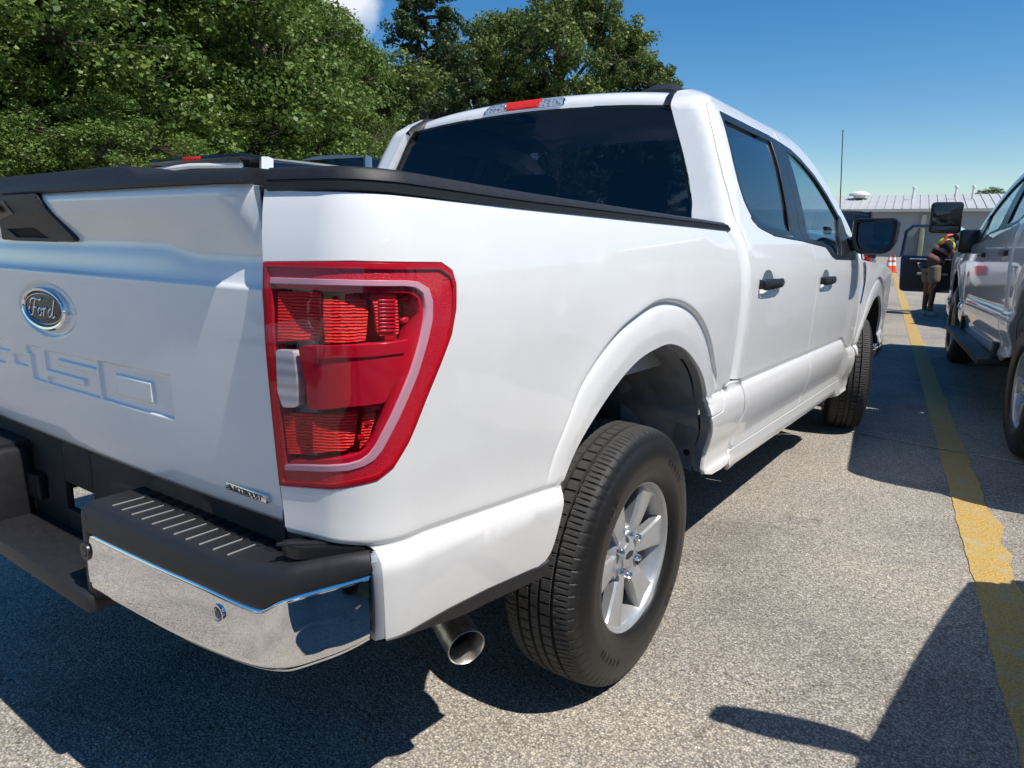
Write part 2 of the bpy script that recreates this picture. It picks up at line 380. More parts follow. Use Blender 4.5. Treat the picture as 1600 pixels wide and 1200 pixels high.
LIP=[(ARC[0]+_rl(a)*math.cos(a),ARC[1]+_rl(a)*math.sin(a)) for a in [_a1+(_a0-_a1)*k/64 for k in range(65)]]
_a0=math.atan2(LIP[-1][1]-ARC[1],LIP[-1][0]-ARC[0]); _a1=math.atan2(LIP[0][1]-ARC[1],LIP[0][0]-ARC[0])
LIP=[(ARC[0]+_rl(a)*math.cos(a),ARC[1]+_rl(a)*math.sin(a)) for a in [_a1+(_a0-_a1)*k/64 for k in range(65)]]
_a0=math.atan2(LIP[-1][1]-ARC[1],LIP[-1][0]-ARC[0]); _a1=math.atan2(LIP[0][1]-ARC[1],LIP[0][0]-ARC[0])
LIP=[(ARC[0]+_rl(a)*math.cos(a),ARC[1]+_rl(a)*math.sin(a)) for a in [_a1+(_a0-_a1)*k/64 for k in range(65)]]
_a0=math.atan2(LIP[-1][1]-ARC[1],LIP[-1][0]-ARC[0]); _a1=math.atan2(LIP[0][1]-ARC[1],LIP[0][0]-ARC[0])
LIP=[(ARC[0]+_rl(a)*math.cos(a),ARC[1]+_rl(a)*math.sin(a)) for a in [_a1+(_a0-_a1)*k/64 for k in range(65)]]
_a0=math.atan2(LIP[-1][1]-ARC[1],LIP[-1][0]-ARC[0]); _a1=math.atan2(LIP[0][1]-ARC[1],LIP[0][0]-ARC[0])
LIP=[(ARC[0]+_rl(a)*math.cos(a),ARC[1]+_rl(a)*math.sin(a)) for a in [_a1+(_a0-_a1)*k/64 for k in range(65)]]
_a0=math.atan2(LIP[-1][1]-ARC[1],LIP[-1][0]-ARC[0]); _a1=math.atan2(LIP[0][1]-ARC[1],LIP[0][0]-ARC[0])
LIP=[(ARC[0]+_rl(a)*math.cos(a),ARC[1]+_rl(a)*math.sin(a)) for a in [_a1+(_a0-_a1)*k/64 for k in range(65)]]
_a0=math.atan2(LIP[-1][1]-ARC[1],LIP[-1][0]-ARC[0]); _a1=math.atan2(LIP[0][1]-ARC[1],LIP[0][0]-ARC[0])
LIP=[(ARC[0]+_rl(a)*math.cos(a),ARC[1]+_rl(a)*math.sin(a)) for a in [_a1+(_a0-_a1)*k/64 for k in range(65)]]
_fl=pchip([0,.3,.55,.80,.88,.94,.985,1.03,1.3,1.8,2.8],[.008,.009,.006,-.001,-.006,-.004,.005,.006,.004,.0015,0.])
def flare_t(y,z,cy=0):
    a=math.atan2(z-ARC[1],y-cy-ARC[0])
    if a<-1.57: a+=2*math.pi
    if a<-.6 or a>3.9: return 9,0
    a=max(.1,min(3.0,a)); r=math.hypot(y-cy-ARC[0],z-ARC[1]); return (r-_rl(a))/(_ro(a)-_rl(a)),a
def flare(y,z,cy=0):
    if abs(y-cy)>1.1 or z<.5: return 0.
    t,a=flare_t(y,z,cy)
    if t>2.7: return 0.
    f=smooth(.28,.62,a)*(1-smooth(2.55,2.93,a))
    return _fl(max(0,t))*f+.004*(1-f)*(1-smooth(0,1.2,t))
def zshift(s):
    # the lower crease of the box drops towards the wheel
    return lerp(.004,.040,max(0,min(1,(s+.95)/.47))) if s<0 else 0.
def sideX(s,z):
    if s<.3: return sec_bed(z+zshift(s)*(1-smooth(.9,1.1,z)))+flare(s,z)
    bed=1-smooth(.3,.6,s)
    return sec_bed(z)*bed+sec_cab(z)*(1-bed)+flare(s,z)
def S(s,z):
    x,y,nx,ny=plan(s); o=sideX(s,z)
    return (x+o*nx, y+o*ny, z)
def S_off(d):
    def F(s,z):
        x,y,nx,ny=plan(s); o=sideX(s,z)+d
        return (x+o*nx, y+o*ny, z)
    return F
def C_off(d):
    def F(s,z):
        x,y,w=C(s,z); return (x+d*.94,y,z+d*.34*smooth(1.3,1.6,z))
    return F
def FEND(s,z):
    x,y,w=C(s,z); return (x+flare(s,z,3.69)+.01*smooth(3.0,3.3,s)*(1-smooth(1.15,1.3,z)),y,z)
RCB=.08
def yback(z): return .715+.24*max(0,z-1.42)+.10*smooth(1.87,1.97,z)
SB=.80
def zcs(s):
    return .075*smooth(2.72,2.95,s)
def C(s,z):
    """cab side + rear corner"""
    yb=yback(z); zz=z+zcs(s)*(1-smooth(.95,1.1,z))
    if s>=SB:
        return (plan_x(s)+sec_cab(zz), s+(yb-.715)*(1-smooth(SB,1.25,s)), z)
    xs=plan_x(SB)+sec_cab(zz); a=(SB-s)/RCB; A=math.radians(84)
    if a<=A: return (xs-RCB*(1-math.cos(a)), yb+.085-RCB*math.sin(a), z)
    r=(a-A)*RCB
    return (xs-RCB*(1-math.cos(A))-r*math.sin(A), yb+.085-RCB*math.sin(A)-r*math.cos(A), z)
BP=[(-.10,-1.23),(.17,-1.225),(.5,-1.214),(.7,-1.200),(.79,-1.189),(.845,-1.170),(.90,-1.125),(.945,-1.085),(.968,-1.06)]
_bs=[0.]
for _i in range(1,len(BP)): _bs.append(_bs[-1]+math.hypot(BP[_i][0]-BP[_i-1][0],BP[_i][1]-BP[_i-1][1]))
_bx=pchip(_bs,[p[0] for p in BP]); _by=pchip(_bs,[p[1] for p in BP])
def bumpS(s,z): return (_bx(s),_by(s),z)

# ------------------------------------------------------------------ ground
GR = mat("weathered_exposed_aggregate_asphalt", (.3,.28,.25), .85, spec=.3)
n, l, p = nodes(GR); v = coords(n, l)
nz = noise(n, l, v, 40, 2); wob = n.new("ShaderNodeVectorMath"); wob.operation = 'MULTIPLY_ADD'; wob.inputs[1].default_value = (.004,)*3; l.new(nz.outputs["Color"], wob.inputs[0]); l.new(v, wob.inputs[2])
v1 = n.new("ShaderNodeTexVoronoi"); v1.inputs["Scale"].default_value = 138; v1.inputs["Randomness"].default_value = 1; l.new(wob.outputs[0], v1.inputs["Vector"])
v2 = n.new("ShaderNodeTexVoronoi"); v2.inputs["Scale"].default_value = 230; l.new(wob.outputs[0], v2.inputs["Vector"])
sep = n.new("ShaderNodeSeparateColor"); l.new(v1.outputs["Color"], sep.inputs[0])
peb = ramp(n, l, sep.outputs[0], [(0,(.19,.18,.168)),(.2,(.39,.37,.335)),(.5,(.545,.515,.462)),(.72,(.655,.62,.555)),(.88,(.68,.60,.48)),(1,(.85,.83,.79))])
sep2 = n.new("ShaderNodeSeparateColor"); l.new(v2.outputs["Color"], sep2.inputs[0])
peb2 = ramp(n, l, sep2.outputs[0], [(0,(.27,.255,.235)),(.6,(.51,.48,.435)),(1,(.66,.63,.575))])
big = noise(n, l, v, 55, 2); bsel = ramp(n, l, big.outputs["Fac"], [(.44,(0,0,0)),(.56,(1,1,1))])
mx1 = n.new("ShaderNodeMixRGB"); l.new(bsel.outputs["Color"], mx1.inputs["Fac"]); l.new(peb2.outputs["Color"], mx1.inputs["Color1"]); l.new(peb.outputs["Color"], mx1.inputs["Color2"])
edge = ramp(n, l, v1.outputs["Distance"], [(0.25,(1,1,1)),(.62,(.52,.50,.48))])
mx2 = n.new("ShaderNodeMixRGB"); mx2.blend_type = 'MULTIPLY'; mx2.inputs["Fac"].default_value = 1; l.new(mx1.outputs["Color"], mx2.inputs["Color1"]); l.new(edge.outputs["Color"], mx2.inputs["Color2"])
st = noise(n, l, v, 1.3, 6, .65); stc = ramp(n, l, st.outputs["Fac"], [(.28,(.66,.65,.65)),(.5,(.98,.97,.95)),(.75,(1.12,1.08,1.0))])
mx3 = n.new("ShaderNodeMixRGB"); mx3.blend_type = 'MULTIPLY'; mx3.inputs["Fac"].default_value = 1; l.new(mx2.outputs["Color"], mx3.inputs["Color1"]); l.new(stc.outputs["Color"], mx3.inputs["Color2"])
st2 = noise(n, l, v, .35, 4, .6); stc2 = ramp(n, l, st2.outputs["Fac"], [(.35,(.82,.82,.83)),(.65,(1.05,1.04,1.02))])
mx4 = n.new("ShaderNodeMixRGB"); mx4.blend_type = 'MULTIPLY'; mx4.inputs["Fac"].default_value = 1; l.new(mx3.outputs["Color"], mx4.inputs["Color1"]); l.new(stc2.outputs["Color"], mx4.inputs["Color2"])
ol = noise(n, l, v, 2.2, 5, .55); olc = ramp(n, l, ol.outputs["Fac"], [(.24,(.50,.50,.52)),(.34,(1,1,1))])
mx5 = n.new("ShaderNodeMixRGB"); mx5.blend_type = 'MULTIPLY'; mx5.inputs["Fac"].default_value = 1; l.new(mx4.outputs["Color"], mx5.inputs["Color1"]); l.new(olc.outputs["Color"], mx5.inputs["Color2"])
crk = n.new("ShaderNodeTexVoronoi"); crk.feature = 'DISTANCE_TO_EDGE'; crk.inputs["Scale"].default_value = .42; cw = noise(n, l, v, 3.0, 5); cwv = n.new("ShaderNodeVectorMath"); cwv.operation = 'MULTIPLY_ADD'; cwv.inputs[1].default_value = (.35,)*3; l.new(cw.outputs["Color"], cwv.inputs[0]); l.new(v, cwv.inputs[2]); l.new(cwv.outputs[0], crk.inputs["Vector"])
ckc = ramp(n, l, crk.outputs["Distance"], [(.0,(.45,.44,.43)),(.0035,(1,1,1))]); mx6 = n.new("ShaderNodeMixRGB"); mx6.blend_type = 'MULTIPLY'; mx6.inputs["Fac"].default_value = .45; l.new(mx5.outputs["Color"], mx6.inputs["Color1"]); l.new(ckc.outputs["Color"], mx6.inputs["Color2"])
l.new(mx6.outputs["Color"], p.inputs["Base Color"])
bump(n, l, p, v1.outputs["Distance"], .55, .004).invert = True
ground = MB(); ground.add([(-400,-400,0),(400,-400,0),(400,400,0),(-400,400,0)], [(0,1,2,3)])
tag(ground.build("ground", GR, None, False), kind="structure")
# yellow bay line, hand painted with ragged edges
YEL = mat("worn_yellow_line_paint", (.55,.33,.05), .7)
n, l, p = nodes(YEL); v = coords(n, l); a = noise(n, l, v, 9, 8, .75); vv_ = n.new("ShaderNodeTexVoronoi"); vv_.inputs["Scale"].default_value = 130; l.new(v, vv_.inputs["Vector"])
yc = ramp(n, l, vv_.outputs["Distance"], [(.3,(.58,.385,.11)),(.7,(.38,.245,.07))]); w_ = ramp(n, l, a.outputs["Fac"], [(.50,(0,0,0)),(.66,(1,1,1))])
mxy = n.new("ShaderNodeMixRGB"); l.new(w_.outputs["Color"], mxy.inputs["Fac"]); l.new(yc.outputs["Color"], mxy.inputs["Color1"]); mxy.inputs["Color2"].default_value = (.40,.35,.24,1)
l.new(mxy.outputs["Color"], p.inputs["Base Color"]); bump(n, l, p, vv_.outputs["Distance"], .5, .003).invert = True
def line_x(y): return 2.015-.145*y
def noise1(y, seed, f): return math.sin(y*f+seed)*.5+math.sin(y*f*2.7+seed*2.1)*.3+math.sin(y*f*6.1+seed*3.3)*.2
vs = []; fs = []; ys = list(np.arange(-6,10,.03))+list(np.arange(10,46,.5)); k_ = 0
for i, y in enumerate(ys):
    wob_ = .005*noise1(y,1.0,5) + .003*noise1(y,3,31); w2 = .156+.007*noise1(y,5,3)+.0035*noise1(y,2,27) + .045*math.exp(-((y-2.12)/.13)**2) + (.03*math.exp(-((y-1.75)/.08)**2))
    vs += [(line_x(y)+wob_, y, .004), (line_x(y)+wob_+w2, y, .004)]
    if i: fs.append((2*i-2, 2*i-1, 2*i+1, 2*i))
tag(MB().add(vs, fs).build("painted_bay_line", YEL, None, False), kind="structure")
# narrow pale strips crossing the bay, slits of sunlight put in as colour
SLIT = mat("painted_sun_slit", (.42,.40,.37), .8)
for y0 in (3.42, 5.75):
    pts = [(x, y0-.14*(x-1.6)+.01*noise1(x,2,6)) for x in np.arange(-1.2,3.2,.08)]; vs = []; fs = []
    for i, (x, y) in enumerate(pts):
        w2 = .007+.004*noise1(x,4,15); vs += [(x, y-w2, .0082), (x, y+w2, .0082)]
        if i: fs.append((2*i-2, 2*i, 2*i+1, 2*i-1))
    tag(MB().add(vs, fs).build("sun_slit_strip", SLIT, None, False), kind="structure")
# a scrap of litter on the line
# ------------------------------------------------------------------ trees
def leafmat(name, dark, light):
    m = bpy.data.materials.new(name); m.use_nodes = True; n, l = m.node_tree.nodes, m.node_tree.links; p = n["Principled BSDF"]
    g = n.new("ShaderNodeNewGeometry"); r = ramp(n, l, g.outputs["Random Per Island"], [(0, dark), (.6, tuple((a+b_)/2 for a, b_ in zip(dark, light))), (1, light)])
    l.new(r.outputs["Color"], p.inputs["Base Color"]); p.inputs["Roughness"].default_value = .45; p.inputs["Specular IOR Level"].default_value = .35
    tr = n.new("ShaderNodeBsdfTranslucent"); l.new(r.outputs["Color"], tr.inputs["Color"]); mx = n.new("ShaderNodeMixShader"); mx.inputs[0].default_value = .28
    l.new(p.outputs[0], mx.inputs[1]); l.new(tr.outputs[0], mx.inputs[2]); l.new(mx.outputs[0], n["Material Output"].inputs[0]); MATS[name] = m; return m
LEAF1 = leafmat("broadleaf_green", (.062,.12,.022), (.21,.30,.06)); LEAF2 = leafmat("oak_leaf_green", (.066,.11,.024), (.21,.27,.066)); LEAF3 = leafmat("pine_needle_green", (.028,.058,.020), (.085,.13,.042))
BARK = vary(mat("bark", (.06,.048,.038), .9), (.07,.055,.042), .4, 9, None, .6, 30)
def leaves(centres, radii, per, size, up=.35):
    """numpy leaf quads scattered round clump centres"""
    c = np.repeat(centres, per, 0); r = np.repeat(radii, per)[:,None]; N = len(c)
    d = rng.normal(size=(N,3)); d /= np.linalg.norm(d, axis=1)[:,None]; rad = rng.random((N,1))**.45
    pos = c+d*r*rad*np.array([1,1,.75])
    nrm = d*.8+rng.normal(size=(N,3))*.55+np.array([0,0,up]); nrm /= np.linalg.norm(nrm, axis=1)[:,None]
    a = np.cross(nrm, rng.normal(size=(N,3))); a /= np.linalg.norm(a, axis=1)[:,None]; b_ = np.cross(nrm, a)
    sz = (size*(.45+1.15*rng.random((N,1))**1.6))
    V = np.stack([pos-a*sz*.5, pos+b_*sz*.38+nrm*sz*.08, pos+a*sz*.5, pos-b_*sz*.38+nrm*sz*.08], 1).reshape(-1,3)
    return V
def mesh_quads(name, V, m):
    n = len(V)//4; me = bpy.data.meshes.new(name); me.vertices.add(4*n); me.vertices.foreach_set("co", V.astype(np.float32).ravel())
    me.loops.add(4*n); me.loops.foreach_set("vertex_index", np.arange(4*n, dtype=np.int32)); me.polygons.add(n); me.polygons.foreach_set("loop_start", np.arange(0,4*n,4, dtype=np.int32)); me.polygons.foreach_set("loop_total", np.full(n,4,np.int32))
    me.materials.append(m); me.update(calc_edges=True); me.validate(); return me
def tree_proto(kind, seed):
    global rng
    rng = np.random.default_rng(seed); rd = random.Random(seed); trunk = MB(); H = 10.0; cs = []; rs = []
    trunk.tube([(0,0,-.2),(rd.uniform(-.1,.1),rd.uniform(-.1,.1),2.5),(rd.uniform(-.3,.3),rd.uniform(-.3,.3),5.5),(rd.uniform(-.4,.4),rd.uniform(-.4,.4),9.0)], [.30,.22,.15,.04], 9)
    if kind == 'pine':
        for i in range(84):
            z = 1.6+8.2*(i+rd.random())/84; L = (1-(z-2)/9.0)*2.5+.35; a = rd.uniform(0,6.28); e = Vector((math.cos(a)*L, math.sin(a)*L, z+L*.22)); trunk.tube([(0,0,z),e*.55+Vector((0,0,z*.45)),e], [.05,.035,.012], 5)
            for k in range(5):
                t = rd.uniform(.35,1.05); cs.append((e.x*t+rd.uniform(-.2,.2), e.y*t+rd.uniform(-.2,.2), z+(e.z-z)*t+rd.uniform(-.05,.2))); rs.append(rd.uniform(.22,.36))
        V = leaves(np.array(cs), np.array(rs), 120, .10, .2)
    else:
        wide = 3.4 if kind == 'oak' else 2.9; lo = 2.0 if kind == 'oak' else .6
        lobes = []
        for i in range(26 if kind == 'oak' else 30):
            a = rd.uniform(0,6.28); z = rd.uniform(lo,9.0); f = math.sin(math.pi*min(1,max(.08,(z-lo+1.2)/(10.6-lo))))**.6; r = wide*f*rd.uniform(.45,1.0)
            lobes.append((math.cos(a)*r, math.sin(a)*r, z, rd.uniform(.8,1.35)))
        lobes.append((0,0,9.2,1.0))
        for x, y, z, R in lobes:
            trunk.tube([(0,0,max(1.2,z-2.2)),(x*.5,y*.5,z-.9),(x,y,z)], [.10,.06,.02], 6)
            for k in range(22):
                d = np.array([rd.gauss(0,1) for _ in range(3)]); d /= np.linalg.norm(d); rr = R*rd.uniform(.55,1.05)
                cs.append((x+d[0]*rr, y+d[1]*rr, z+d[2]*rr*.8)); rs.append(rd.uniform(.20,.52)); trunk.tube([(x,y,z-.2),(x+d[0]*rr,y+d[1]*rr,z+d[2]*rr*.8)], [.022,.006], 4, False)
        V = leaves(np.array(cs), np.array(rs), (215 if kind != 'oak' else 150), .070 if kind != 'oak' else .102, .35)
    lm = {'pine': LEAF3, 'oak': LEAF2, 'broad': LEAF1}[kind]
    return trunk, V, lm, kind
PROTO = {}
def tree(kind, variant, loc, h, wscale, rot, label, name):
    key = (kind, variant)
    if key not in PROTO:
        tr, V, lm, _ = tree_proto(kind, 40+variant*7+len(kind)); me = mesh_quads("crown", V, lm); to = tr.build("trunk", BARK, None, 60); PROTO[key] = (me, to.data); bpy.data.objects.remove(to)
    r = empty(name, loc, rot, 1, label, "tree", "trees behind the car park"); s = h/10.0; r.scale = (s*wscale, s*wscale, s)
    for nm, me in (("trunk", PROTO[key][1]), ("crown", PROTO[key][0])):
        o = bpy.data.objects.new(nm, me); COL.objects.link(o); o.parent = r
    return r
CAMP = Vector((1.80665,-1.83220,0))
def at(u, d):
    """ground point d metres away along the bearing of picture column u (used once to survey where things stand)"""
    q = _pixdir(u, 380); h = Vector((q.x, q.y, 0)).normalized(); return CAMP+h*d

TREES = [ # kind, variant, x column, distance, height, width, name, label
 ('broad',0,-140,17,11.5,1.25,"broadleaf_tree","large broadleaf tree at the left edge, cut off by the frame"),
 ('broad',1,30,19,12.5,1.2,"broadleaf_tree","dark broadleaf tree leaning over the left end of the tailgate"),
 ('broad',2,175,20,13,1.2,"broadleaf_tree","tall dense broadleaf tree above the tailgate emblem"),
 ('broad',0,300,22,13.5,1.15,"broadleaf_tree","bright green broadleaf tree above the white car with the spoiler"),
 ('broad',1,410,25,12.4,1.1,"broadleaf_tree","broad green tree above the corner of the tail lamp"),
 ('broad',2,490,29,10.2,1.0,"broadleaf_tree","green tree just under the small white cloud"),
 ('oak',0,572,34,9.2,.95,"broadleaf_tree","rounded tree above the blue grey car roof"),
 ('pine',0,672,40,14.6,1.0,"pine_tree","slender pointed pine with open sky on both sides"),
 ('oak',1,745,44,13.4,.9,"oak_tree","lower oak between the pine and the big rounded oak"),
 ('oak',0,868,44,16.2,1.02,"oak_tree","big rounded oak above the middle of the cab roof"),
 ('oak',2,950,46,14.0,.95,"oak_tree","oak with yellowish leaves above the right roof fin"),
 ('pine',1,1020,52,12.8,.9,"pine_tree","small pine tip beyond the right end of the cab roof"),
 ('oak',1,700,52,11.0,1.2,"oak_tree","hazy oak filling the gap behind the slender pine"),
 ('broad',0,610,40,7.5,1.3,"understory_tree","low bushy tree left of the cab by the rear window"),
 ('broad',2,90,15,4.6,1.5,"understory_tree","low bright shrubby tree over the black tailgate spoiler"),
 ('broad',1,350,19,4.8,1.7,"understory_tree","low shrubby tree behind the white car roof"),
 ('broad',0,500,23,5.0,1.7,"understory_tree","low light green bush behind the blue grey car"),
 ('broad',2,230,25,9,1.6,"broadleaf_tree","shaded tree deep in the wood behind the tall ones"),
 ('broad',1,-20,25,10,1.6,"broadleaf_tree","shaded tree deep in the wood at the far left"),
 ('oak',2,455,34,12,1.5,"broadleaf_tree","shaded tree behind the broad green tree"),
]
for i, (k, var, u, d, h, w, nm, lab) in enumerate(TREES):
    tree(k, var, at(u, d), h, w, i*1.7, lab, nm)
for i, (u, d, h, w) in enumerate([(1512,140,8,1.4),(1540,140,9.6,1.35),(1568,142,8.4,1.5)]):
    tree('oak', i % 3, at(u, d), h, w, i*2.1, ["far round tree over the metal roof, left of three","far round tree over the metal roof, tallest of three","far round tree over the metal roof, right of three"][i], "far_tree")

# ------------------------------------------------------------------ hero truck
RAKE = 0.0239; O_R = Vector((0,0,.40)); T_R = Matrix(((1,0,0),(0,math.cos(RAKE),math.sin(RAKE)),(0,-math.sin(RAKE),math.cos(RAKE))))
def rake(mb):
    mb.v = [tuple(T_R @ (Vector(p)-O_R) + O_R) for p in mb.v]
    mb.n = {k: tuple(T_R @ Vector(n)) for k, n in mb.n.items()}
    return mb
truck = empty("pickup_truck", label="white crew cab pickup truck seen from its right rear corner, chrome rear bumper", cat="pickup truck")
def part(mb, name, m, parent=None, both=False, smooth=35):
    """a part of the truck body; both=True also builds the mirrored left one"""
    rake(mb); o = mb.build(name, m, parent or truck, smooth)
    if both: o2 = mb.build(name, m, (both if isinstance(both, bpy.types.Object) else truck), smooth, mirror=CX); return o, o2
    return o
# --- box side
lampE = [(-1.262,.886),(-1.145,.899),(-1.064,.915),(-1.034,.935),(-1.003,.977),(-.967,1.041),(-.93,1.105),(-.901,1.160),(-.889,1.206),(-.888,1.25),(-.896,1.272),(-.925,1.286),(-1.10,1.287),(-1.272,1.281)]
side_out = [(-1.287,1.399),(-1.2,1.394),(-1.0,1.391),(.585,1.393),(.600,1.385),(.650,1.344),(.680,1.261),(.697,1.15),(.70,1.0),(.70,.852),(.69,.848),(.642,.834),(.625,.815),(.603,.762),(.595,.758),(.484,.757)]
side_out += LIP[::-1][1:] + [(-.490,.70),(-.498,.655),(-.505,.62),(-.514,.597),(-.530,.583),(-.555,.577),(-.65,.588),(-.75,.600),(-.88,.609),(-1.0,.611),(-1.047,.611),(-1.050,.65),(-1.054,.706),(-1.058,.765),(-1.066,.788),(-1.085,.798),(-1.13,.801),(-1.255,.800)] + lampE
def fine_side(s, z):
    if s < -.95: return True
    t, a = flare_t(s, z); return (t < 1.25 and z > .7) or abs(z+zshift(s)-.795) < .03
def flare_rows(cy=0, na=270):
    out = []
    for t_ in (.60,.74,.82,.875,.915,.95,.985,1.02,1.07,1.15,1.25):
        for k in range(na):
            a = lerp(.12,3.02,(k+.5*(int(t_*1000) % 2))/na); r = _rl(a)+t_*(_ro(a)-_rl(a)); out.append((cy+ARC[0]+r*math.cos(a), ARC[1]+r*math.sin(a)))
    return out
def flare_skip(s, z, cy=0):
    t_, a = flare_t(s, z, cy); return .5 < t_ < 1.30 and a > .1
crease_rows = [(s, zz-zshift(s)) for s in np.arange(-1.078,-.50,.0085) for zz in (.768,.778,.785,.790,.7945,.7985,.803,.808,.815,.824)]
part(panel(S, side_out, h=.04, fine=fine_side, hf=.013, hb=.013, extra=flare_rows()+crease_rows, skip=lambda s, z: flare_skip(s, z) or (-1.085 < s < -.5 and abs(z+zshift(s)-.795) < .03)), "box_side", WHITE, both=True)
# lower front corner of the box, ahead of the wheel
lowf = [(.490,.750),(.598,.752),(.606,.757),(.628,.810),(.645,.828),(.694,.841),(.82,.833),(.835,.80),(.845,.72),(.80,.60),(.79,.55),(.78,.512),(.70,.508),(.60,.512),(.535,.530),(.545,.60),(.523,.679)]
part(panel(S, lowf, h=.03, hf=.015, hb=.02), "box_lower_front", WHITE, both=True)
# white return flange inside the wheel opening and black lower edging
mb = MB(); arch = [(-.515,.585),(-.505,.62),(-.490,.70)]+LIP+[(.523,.679),(.545,.60),(.535,.530)]
arch = densify(arch[:-1], .02)[:] ; arch = [p for p in arch if True]
arch_d = []
for a, b_ in zip(([(-.515,.585),(-.505,.62),(-.490,.70)]+LIP+[(.523,.679),(.545,.60)]), ([(-.505,.62),(-.490,.70)]+LIP+[(.523,.679),(.545,.60),(.535,.530)])):
    arch_d += [(a[0]+(b_[0]-a[0])*k/3, a[1]+(b_[1]-a[1])*k/3) for k in range(3)]
arch_d.append((.535,.530))
vs = []; fs = []
for i, (s, z) in enumerate(arch_d):
    x, y, w = S(s, z); vs += [(x-.008, y, w), (x-.050, y+(.014 if s > .3 else 0), w)]
    if i: fs.append((2*i-2, 2*i-1, 2*i+1, 2*i))
part(MB().add(vs, fs), "arch_flange", FLAN, both=True)
# wheel housing liner: shell running inboard from the arch
vs = []; fs = []; xin = [.0,.09,.25,.43]
for i, (s, z) in enumerate(arch_d):
    x, y, w = S(s, z)
    for k, d in enumerate(xin):
        g = 1.0+.05*min(1, k); vs.append((x-.052-d, (y-.02)*g+.02, .62+(w-.62)*(1.0+.03*min(1, k)) if w > .62 else w))
    if i:
        for k in range(3): fs.append((4*i-4+k, 4*i-3+k, 4*i+1+k, 4*i+k))
part(MB().add(vs, fs), "wheel_liner", LINER, both=True)
vs = [(.66,-.56,.50),(.66,.60,.50),(.66,.60,1.12),(.66,-.56,1.12),(.60,-.56,.5),(.60,.6,.5),(.6,.6,1.12),(.6,-.56,1.12)]
part(MB().box((.545,-.62,.62),(.565,.66,1.10)), "inner_wheel_wall", UNDER, both=True)
mb = MB()                                            # ribbed splash panel ahead of the tyre
pl_ = []
for i in range(13):
    z = .545+.4*i/12
    for k in range(9):
        x = .935-.30*k/8; bow = .03*math.sin(math.pi*k/8)+(.012 if k in (3,6) else 0)
        pl_.append((x, .515+.055*smooth(.0,.4,(z-.545))*-1*(1 if z > .8 else .2)+bow+.03*(1-smooth(.5,.75,z)), z))
mb.add(pl_, [(i*9+k, i*9+k+1, (i+1)*9+k+1, (i+1)*9+k) for i in range(12) for k in range(8)])
sp = part(mb, "splash_panel", LINER)
mb = MB().lathe([(0,.0),(0,.012),(.004,.012),(.004,0)], 12, 'y', Matrix.Translation((.885,.508,.79))); part(mb, "fastener", BLKS, sp)
mb = MB().lathe([(0,.0),(0,.012),(.004,.012),(.004,0)], 12, 'y', Matrix.Translation((.905,.52,.60))); part(mb, "fastener", BLKS, sp)
# black lower edging strip under the box side
vs = []; fs = []; E_ = [(-1.047,.611),(-1.0,.611),(-.88,.609),(-.75,.600),(-.65,.588),(-.545,.575),(-.515,.58)]
E_ = [p for a, b_ in zip(E_[:-1], E_[1:]) for p in [(a[0]+(b_[0]-a[0])*k/3, a[1]+(b_[1]-a[1])*k/3) for k in range(3)]]+[E_[-1]]
for i, (s, z) in enumerate(E_):
    hgt = .03*smooth(-1.05,-.8,s)+.006
    x, y, w = S(s, z)
    for dx, dz in ((-.004,.003),(.002,-.002),(-.003,-hgt),(-.035,-hgt-.004)): vs.append((x+dx, y, w+dz))
    if i:
        for k in range(3): fs.append((4*i-4+k, 4*i-3+k, 4*i+1+k, 4*i+k))
part(MB().add(vs, fs), "lower_edging", BLK, both=True)
# --- tail lamp
def inset(poly, d):
    cx = sum(p[0] for p in poly)/len(poly); cz = sum(p[1] for p in poly)/len(poly)
    return [(p[0]+(cx-p[0])*d/max(.05, math.hypot(cx-p[0], cz-p[1])), p[1]+(cz-p[1])*d/max(.05, math.hypot(cx-p[0], cz-p[1]))) for p in poly]
lampP = [(-1.266,.886)]+lampE[1:-1]+[(-1.274,1.281)]
lamp_o = inset(lampP, .004)
barout = [(-1.257,1.254),(-1.126,1.256),(-1.01,1.2555),(-.985,1.253),(-.96,1.242),(-.951,1.22),(-.952,1.19),(-.962,1.159),(-.987,1.098),(-1.026,1.021),(-1.055,.970),(-1.068,.955),(-1.085,.945),(-1.111,.937),(-1.249,.919)]
barin = [(-1.256,1.2455),(-1.126,1.2475),(-1.014,1.247),(-.993,1.2445),(-.974,1.2345),(-.968,1.2125),(-.969,1.19),(-.978,1.16),(-1.001,1.1025),(-1.0375,1.0285),(-1.065,.979),(-1.077,.964),(-1.0915,.954),(-1.1145,.947),(-1.248,.9275)]
tl, tl2 = part(panel(S_off(-.055), inset(lampP, .002), h=.03, flange=0), "tail_lamp", REDD, both=True)
tl["label"] = "red tail lamp with pale light bar and white reverse lens"
def lamp_part(F, out, m, name, holes=(), h=.012, fl=.012):
    mb = rake(panel(F, out, holes, h=h, hb=h, flange=fl)); mb.build(name, m, tl, 35); mb.build(name, m, tl2, 35, mirror=CX)
def S_tilt(s0):
    """reflector bowl facet turned outboard"""
    def F(s, z):
        x, y, nx, ny = plan(s); o = sideX(s, z)-.005-.26*(s-s0); return (x+o*nx, y+o*ny, z)
    return F
lamp_part(S_off(.0015), lamp_o, REDD, "lamp_rim", [inset(lamp_o, .010)], .014, .05)
lamp_part(S_off(-.003), inset(lamp_o, .010), REDB, "reflex_band", [barout[:]], .014, .03)
lamp_part(S_off(-.001), inset(barout, .0005)+inset(barin, -.0005)[::-1], BAR, "light_bar", (), .012, .03)
lamp_part(S_off(-.008), inset(barin, .001)+inset(barin, .011)[::-1], REDM, "inner_rim", (), .012, .04)
lamp_part(S_tilt(-1.246), [(-1.243,1.231),(-1.173,1.232),(-1.163,1.211),(-1.168,1.155),(-1.246,1.149)], REDR, "reflector")
